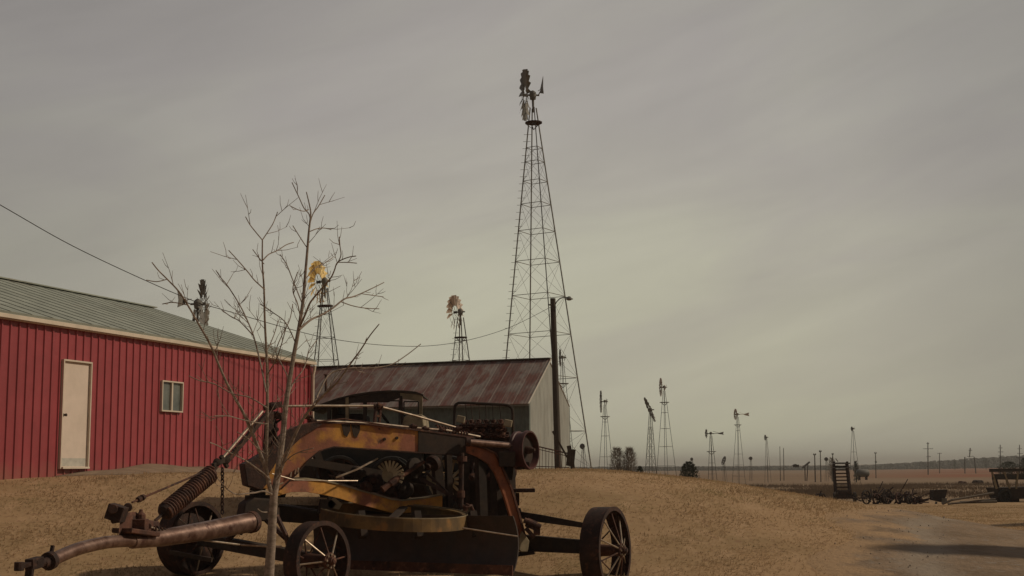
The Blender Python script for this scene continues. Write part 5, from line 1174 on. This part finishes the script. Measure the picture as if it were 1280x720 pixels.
# stems traced from the photograph, each leaning its own way in depth
L_([(342, 622), (346, 600), (350, 572), (354, 540), (357, 510), (362, 475), (368, 440), (374, 408), (379, 375), (381, 350), (384, 315), (386, 290), (388, 272), (388, 262), (383, 240)], (0, .25), .033, .004)
L_([(388, 274), (386, 267), (380, 260), (373, 245), (365, 228)], (.22, .1), .006)
L_([(386, 285), (391, 268), (398, 258), (406, 244)], (.22, .4), .006)
L_([(342, 625), (336, 605), (333, 585), (333, 560), (334, 520), (334, 470), (333, 440), (331, 400), (330, 360), (328, 330), (328, 300)], (0, -.5), .020, .005)
L_([(328, 300), (318, 288), (312, 280), (307, 271)], (-.5, -.7), .005); L_([(328, 300), (336, 288), (342, 278), (347, 265)], (-.5, -.3), .005)
L_([(339, 612), (330, 580), (318, 548), (305, 518), (295, 500), (284, 480), (273, 455), (263, 431), (250, 408), (238, 387), (224, 365), (209, 349), (198, 338), (190, 328)], (0, -1.1), .017, .004)
L_([(209, 349), (196, 352), (183, 350)], (-1, -1.1), .004); L_([(233, 381), (216, 378), (203, 380)], (-.9, -.7), .0045)
L_([(333, 490), (328, 465), (324, 447), (317, 420), (308, 398), (299, 380), (285, 358), (276, 347), (270, 338)], (-.35, .3), .009)
L_([(317, 420), (300, 402), (289, 396), (278, 388)], (-.1, .4), .006)
L_([(331, 362), (318, 350), (310, 340), (297, 325), (286, 313)], (-.4, -.9), .006); L_([(330, 330), (322, 320), (316, 312)], (-.5, -.2), .004)
L_([(329, 325), (336, 318), (347, 313), (358, 306), (367, 303)], (-.4, 0), .006)
L_([(374, 412), (388, 400), (401, 394), (416, 385), (430, 374), (441, 371), (451, 367), (466, 360), (480, 353)], (.1, 1.1), .012)
L_([(426, 377), (440, 382), (456, 385), (474, 386)], (.6, .9), .0055); L_([(451, 367), (465, 369), (479, 371)], (.8, 1.1), .004)
L_([(375, 408), (382, 392), (388, 378), (400, 363), (413, 348), (418, 338), (422, 328), (434, 322), (445, 320)], (.1, -.7), .010)
L_([(420, 332), (426, 320), (425, 308), (424, 296)], (-.4, -.8), .005); L_([(422, 328), (434, 328), (446, 329)], (-.5, -.4), .004)
L_([(350, 590), (358, 568), (368, 545), (380, 522), (392, 507), (402, 496), (413, 486), (422, 477), (430, 466), (440, 452), (451, 437), (462, 420), (474, 405)], (0, -.9), .016)
L_([(392, 507), (400, 488), (413, 467), (438, 460), (462, 460), (488, 456), (508, 444), (526, 430)], (-.4, .6), .010)
L_([(358, 505), (366, 480), (380, 460), (386, 440), (396, 425)], (.1, .9), .007)
L_([(362, 475), (352, 455), (345, 440), (352, 420), (362, 400), (366, 380)], (.1, .5), .006)
L_([(378, 380), (366, 350), (358, 330), (350, 318)], (.2, .7), .006); L_([(381, 350), (394, 335), (404, 330), (416, 322)], (.2, .8), .005)
L_([(384, 310), (376, 298), (366, 282)], (.2, 0), .0045); L_([(386, 290), (396, 286), (405, 285), (414, 287)], (.2, .5), .005); L_([(386, 262), (380, 264), (372, 262), (362, 257)], (.2, 0), .004)
L_([(333, 470), (345, 450), (352, 430), (358, 408)], (-.3, -.7), .006); L_([(333, 440), (342, 420), (348, 400)], (-.3, 0), .005)
L_([(370, 430), (362, 412), (354, 400), (340, 390), (325, 380)], (.1, .6), .006)
L_([(376, 400), (372, 380), (366, 362), (372, 340)], (.1, -.5), .006)
L_([(340, 618), (330, 614), (318, 616), (307, 617), (296, 618), (286, 613), (279, 606), (272, 598)], (-.05, -.8), .008, .004)
L_([(338, 600), (330, 592), (315, 581), (306, 575), (300, 572), (288, 566), (272, 557), (262, 553)], (-.1, -.9), .008, .004)
L_([(336, 570), (322, 560), (310, 548), (296, 540)], (-.1, -.6), .006); L_([(334, 530), (318, 528), (300, 524), (285, 520), (268, 520)], (-.2, -.8), .006)
L_([(334, 510), (312, 497), (290, 492), (268, 480), (250, 476), (236, 470)], (-.3, -.6), .006)
L_([(346, 600), (352, 590), (352, 575), (360, 560)], (0, -.4), .006); L_([(349, 585), (362, 572), (374, 565), (392, 560)], (0, -.6), .006)
L_([(336, 640), (328, 640), (322, 636)], (0, -.3), .005)
# twigs
def twigs(path, r0, lvl):
    Lp = sum((path[i+1]-path[i]).length for i in range(len(path)-1)); n = max(1, int(Lp/(.155 if lvl == 0 else .11)))
    for k in range(n):
        f = rg.uniform(.12, .86); i = min(int(f*(len(path)-1)), len(path)-2); p = path[i].lerp(path[i+1], rg.random()); d_ = (path[i+1]-path[i]).normalized()
        s_ = d_.orthogonal().normalized(); s_ = Quaternion(d_, rg.uniform(0, 6.28)) @ s_
        v = (d_*rg.uniform(.5, 1.0)+s_*rg.uniform(.5, .9)+Vector((0, 0, .25))).normalized(); ln = rg.uniform(.07, .30)*(1 if lvl == 0 else .5)
        if p.z < 1.35 and rg.random() < .6: continue
        q = [p, p+v*ln*.5+Vector((rg.uniform(-.015, .015), 0, 0)), p+v*ln+Vector((0, 0, rg.uniform(0, .04)))]
        mbb.tube(q, [.0036, .0028, .0018], 4, True)
        if lvl == 0 and ln > .14: twigs(smooth_path(q, 2), .003, 1)
for s_, r_ in LB: twigs(s_, r_, 0)
part(mbt, 'trunk', M['bark'], tree, True); part(mbb, 'branches', M['bark'], tree)
# ================================================================ thin air haze over the whole place
hz = bpy.data.materials.new('thin_haze'); hz.use_nodes = True; nt = hz.node_tree; nt.nodes.clear()
ho = nt.nodes.new('ShaderNodeOutputMaterial'); pv = nt.nodes.new('ShaderNodeVolumePrincipled'); nt.links.new(pv.outputs[0], ho.inputs['Volume'])
pv.inputs['Color'].default_value = (.9, .87, .8, 1); pv.inputs['Density'].default_value = .0003
mb = MB(); mb.box((0, 4470, 15), (24000, 9300, 50)); tag(mb.build('haze', hz, None), 'thin pale haze over the fields', 'haze', kind='stuff')
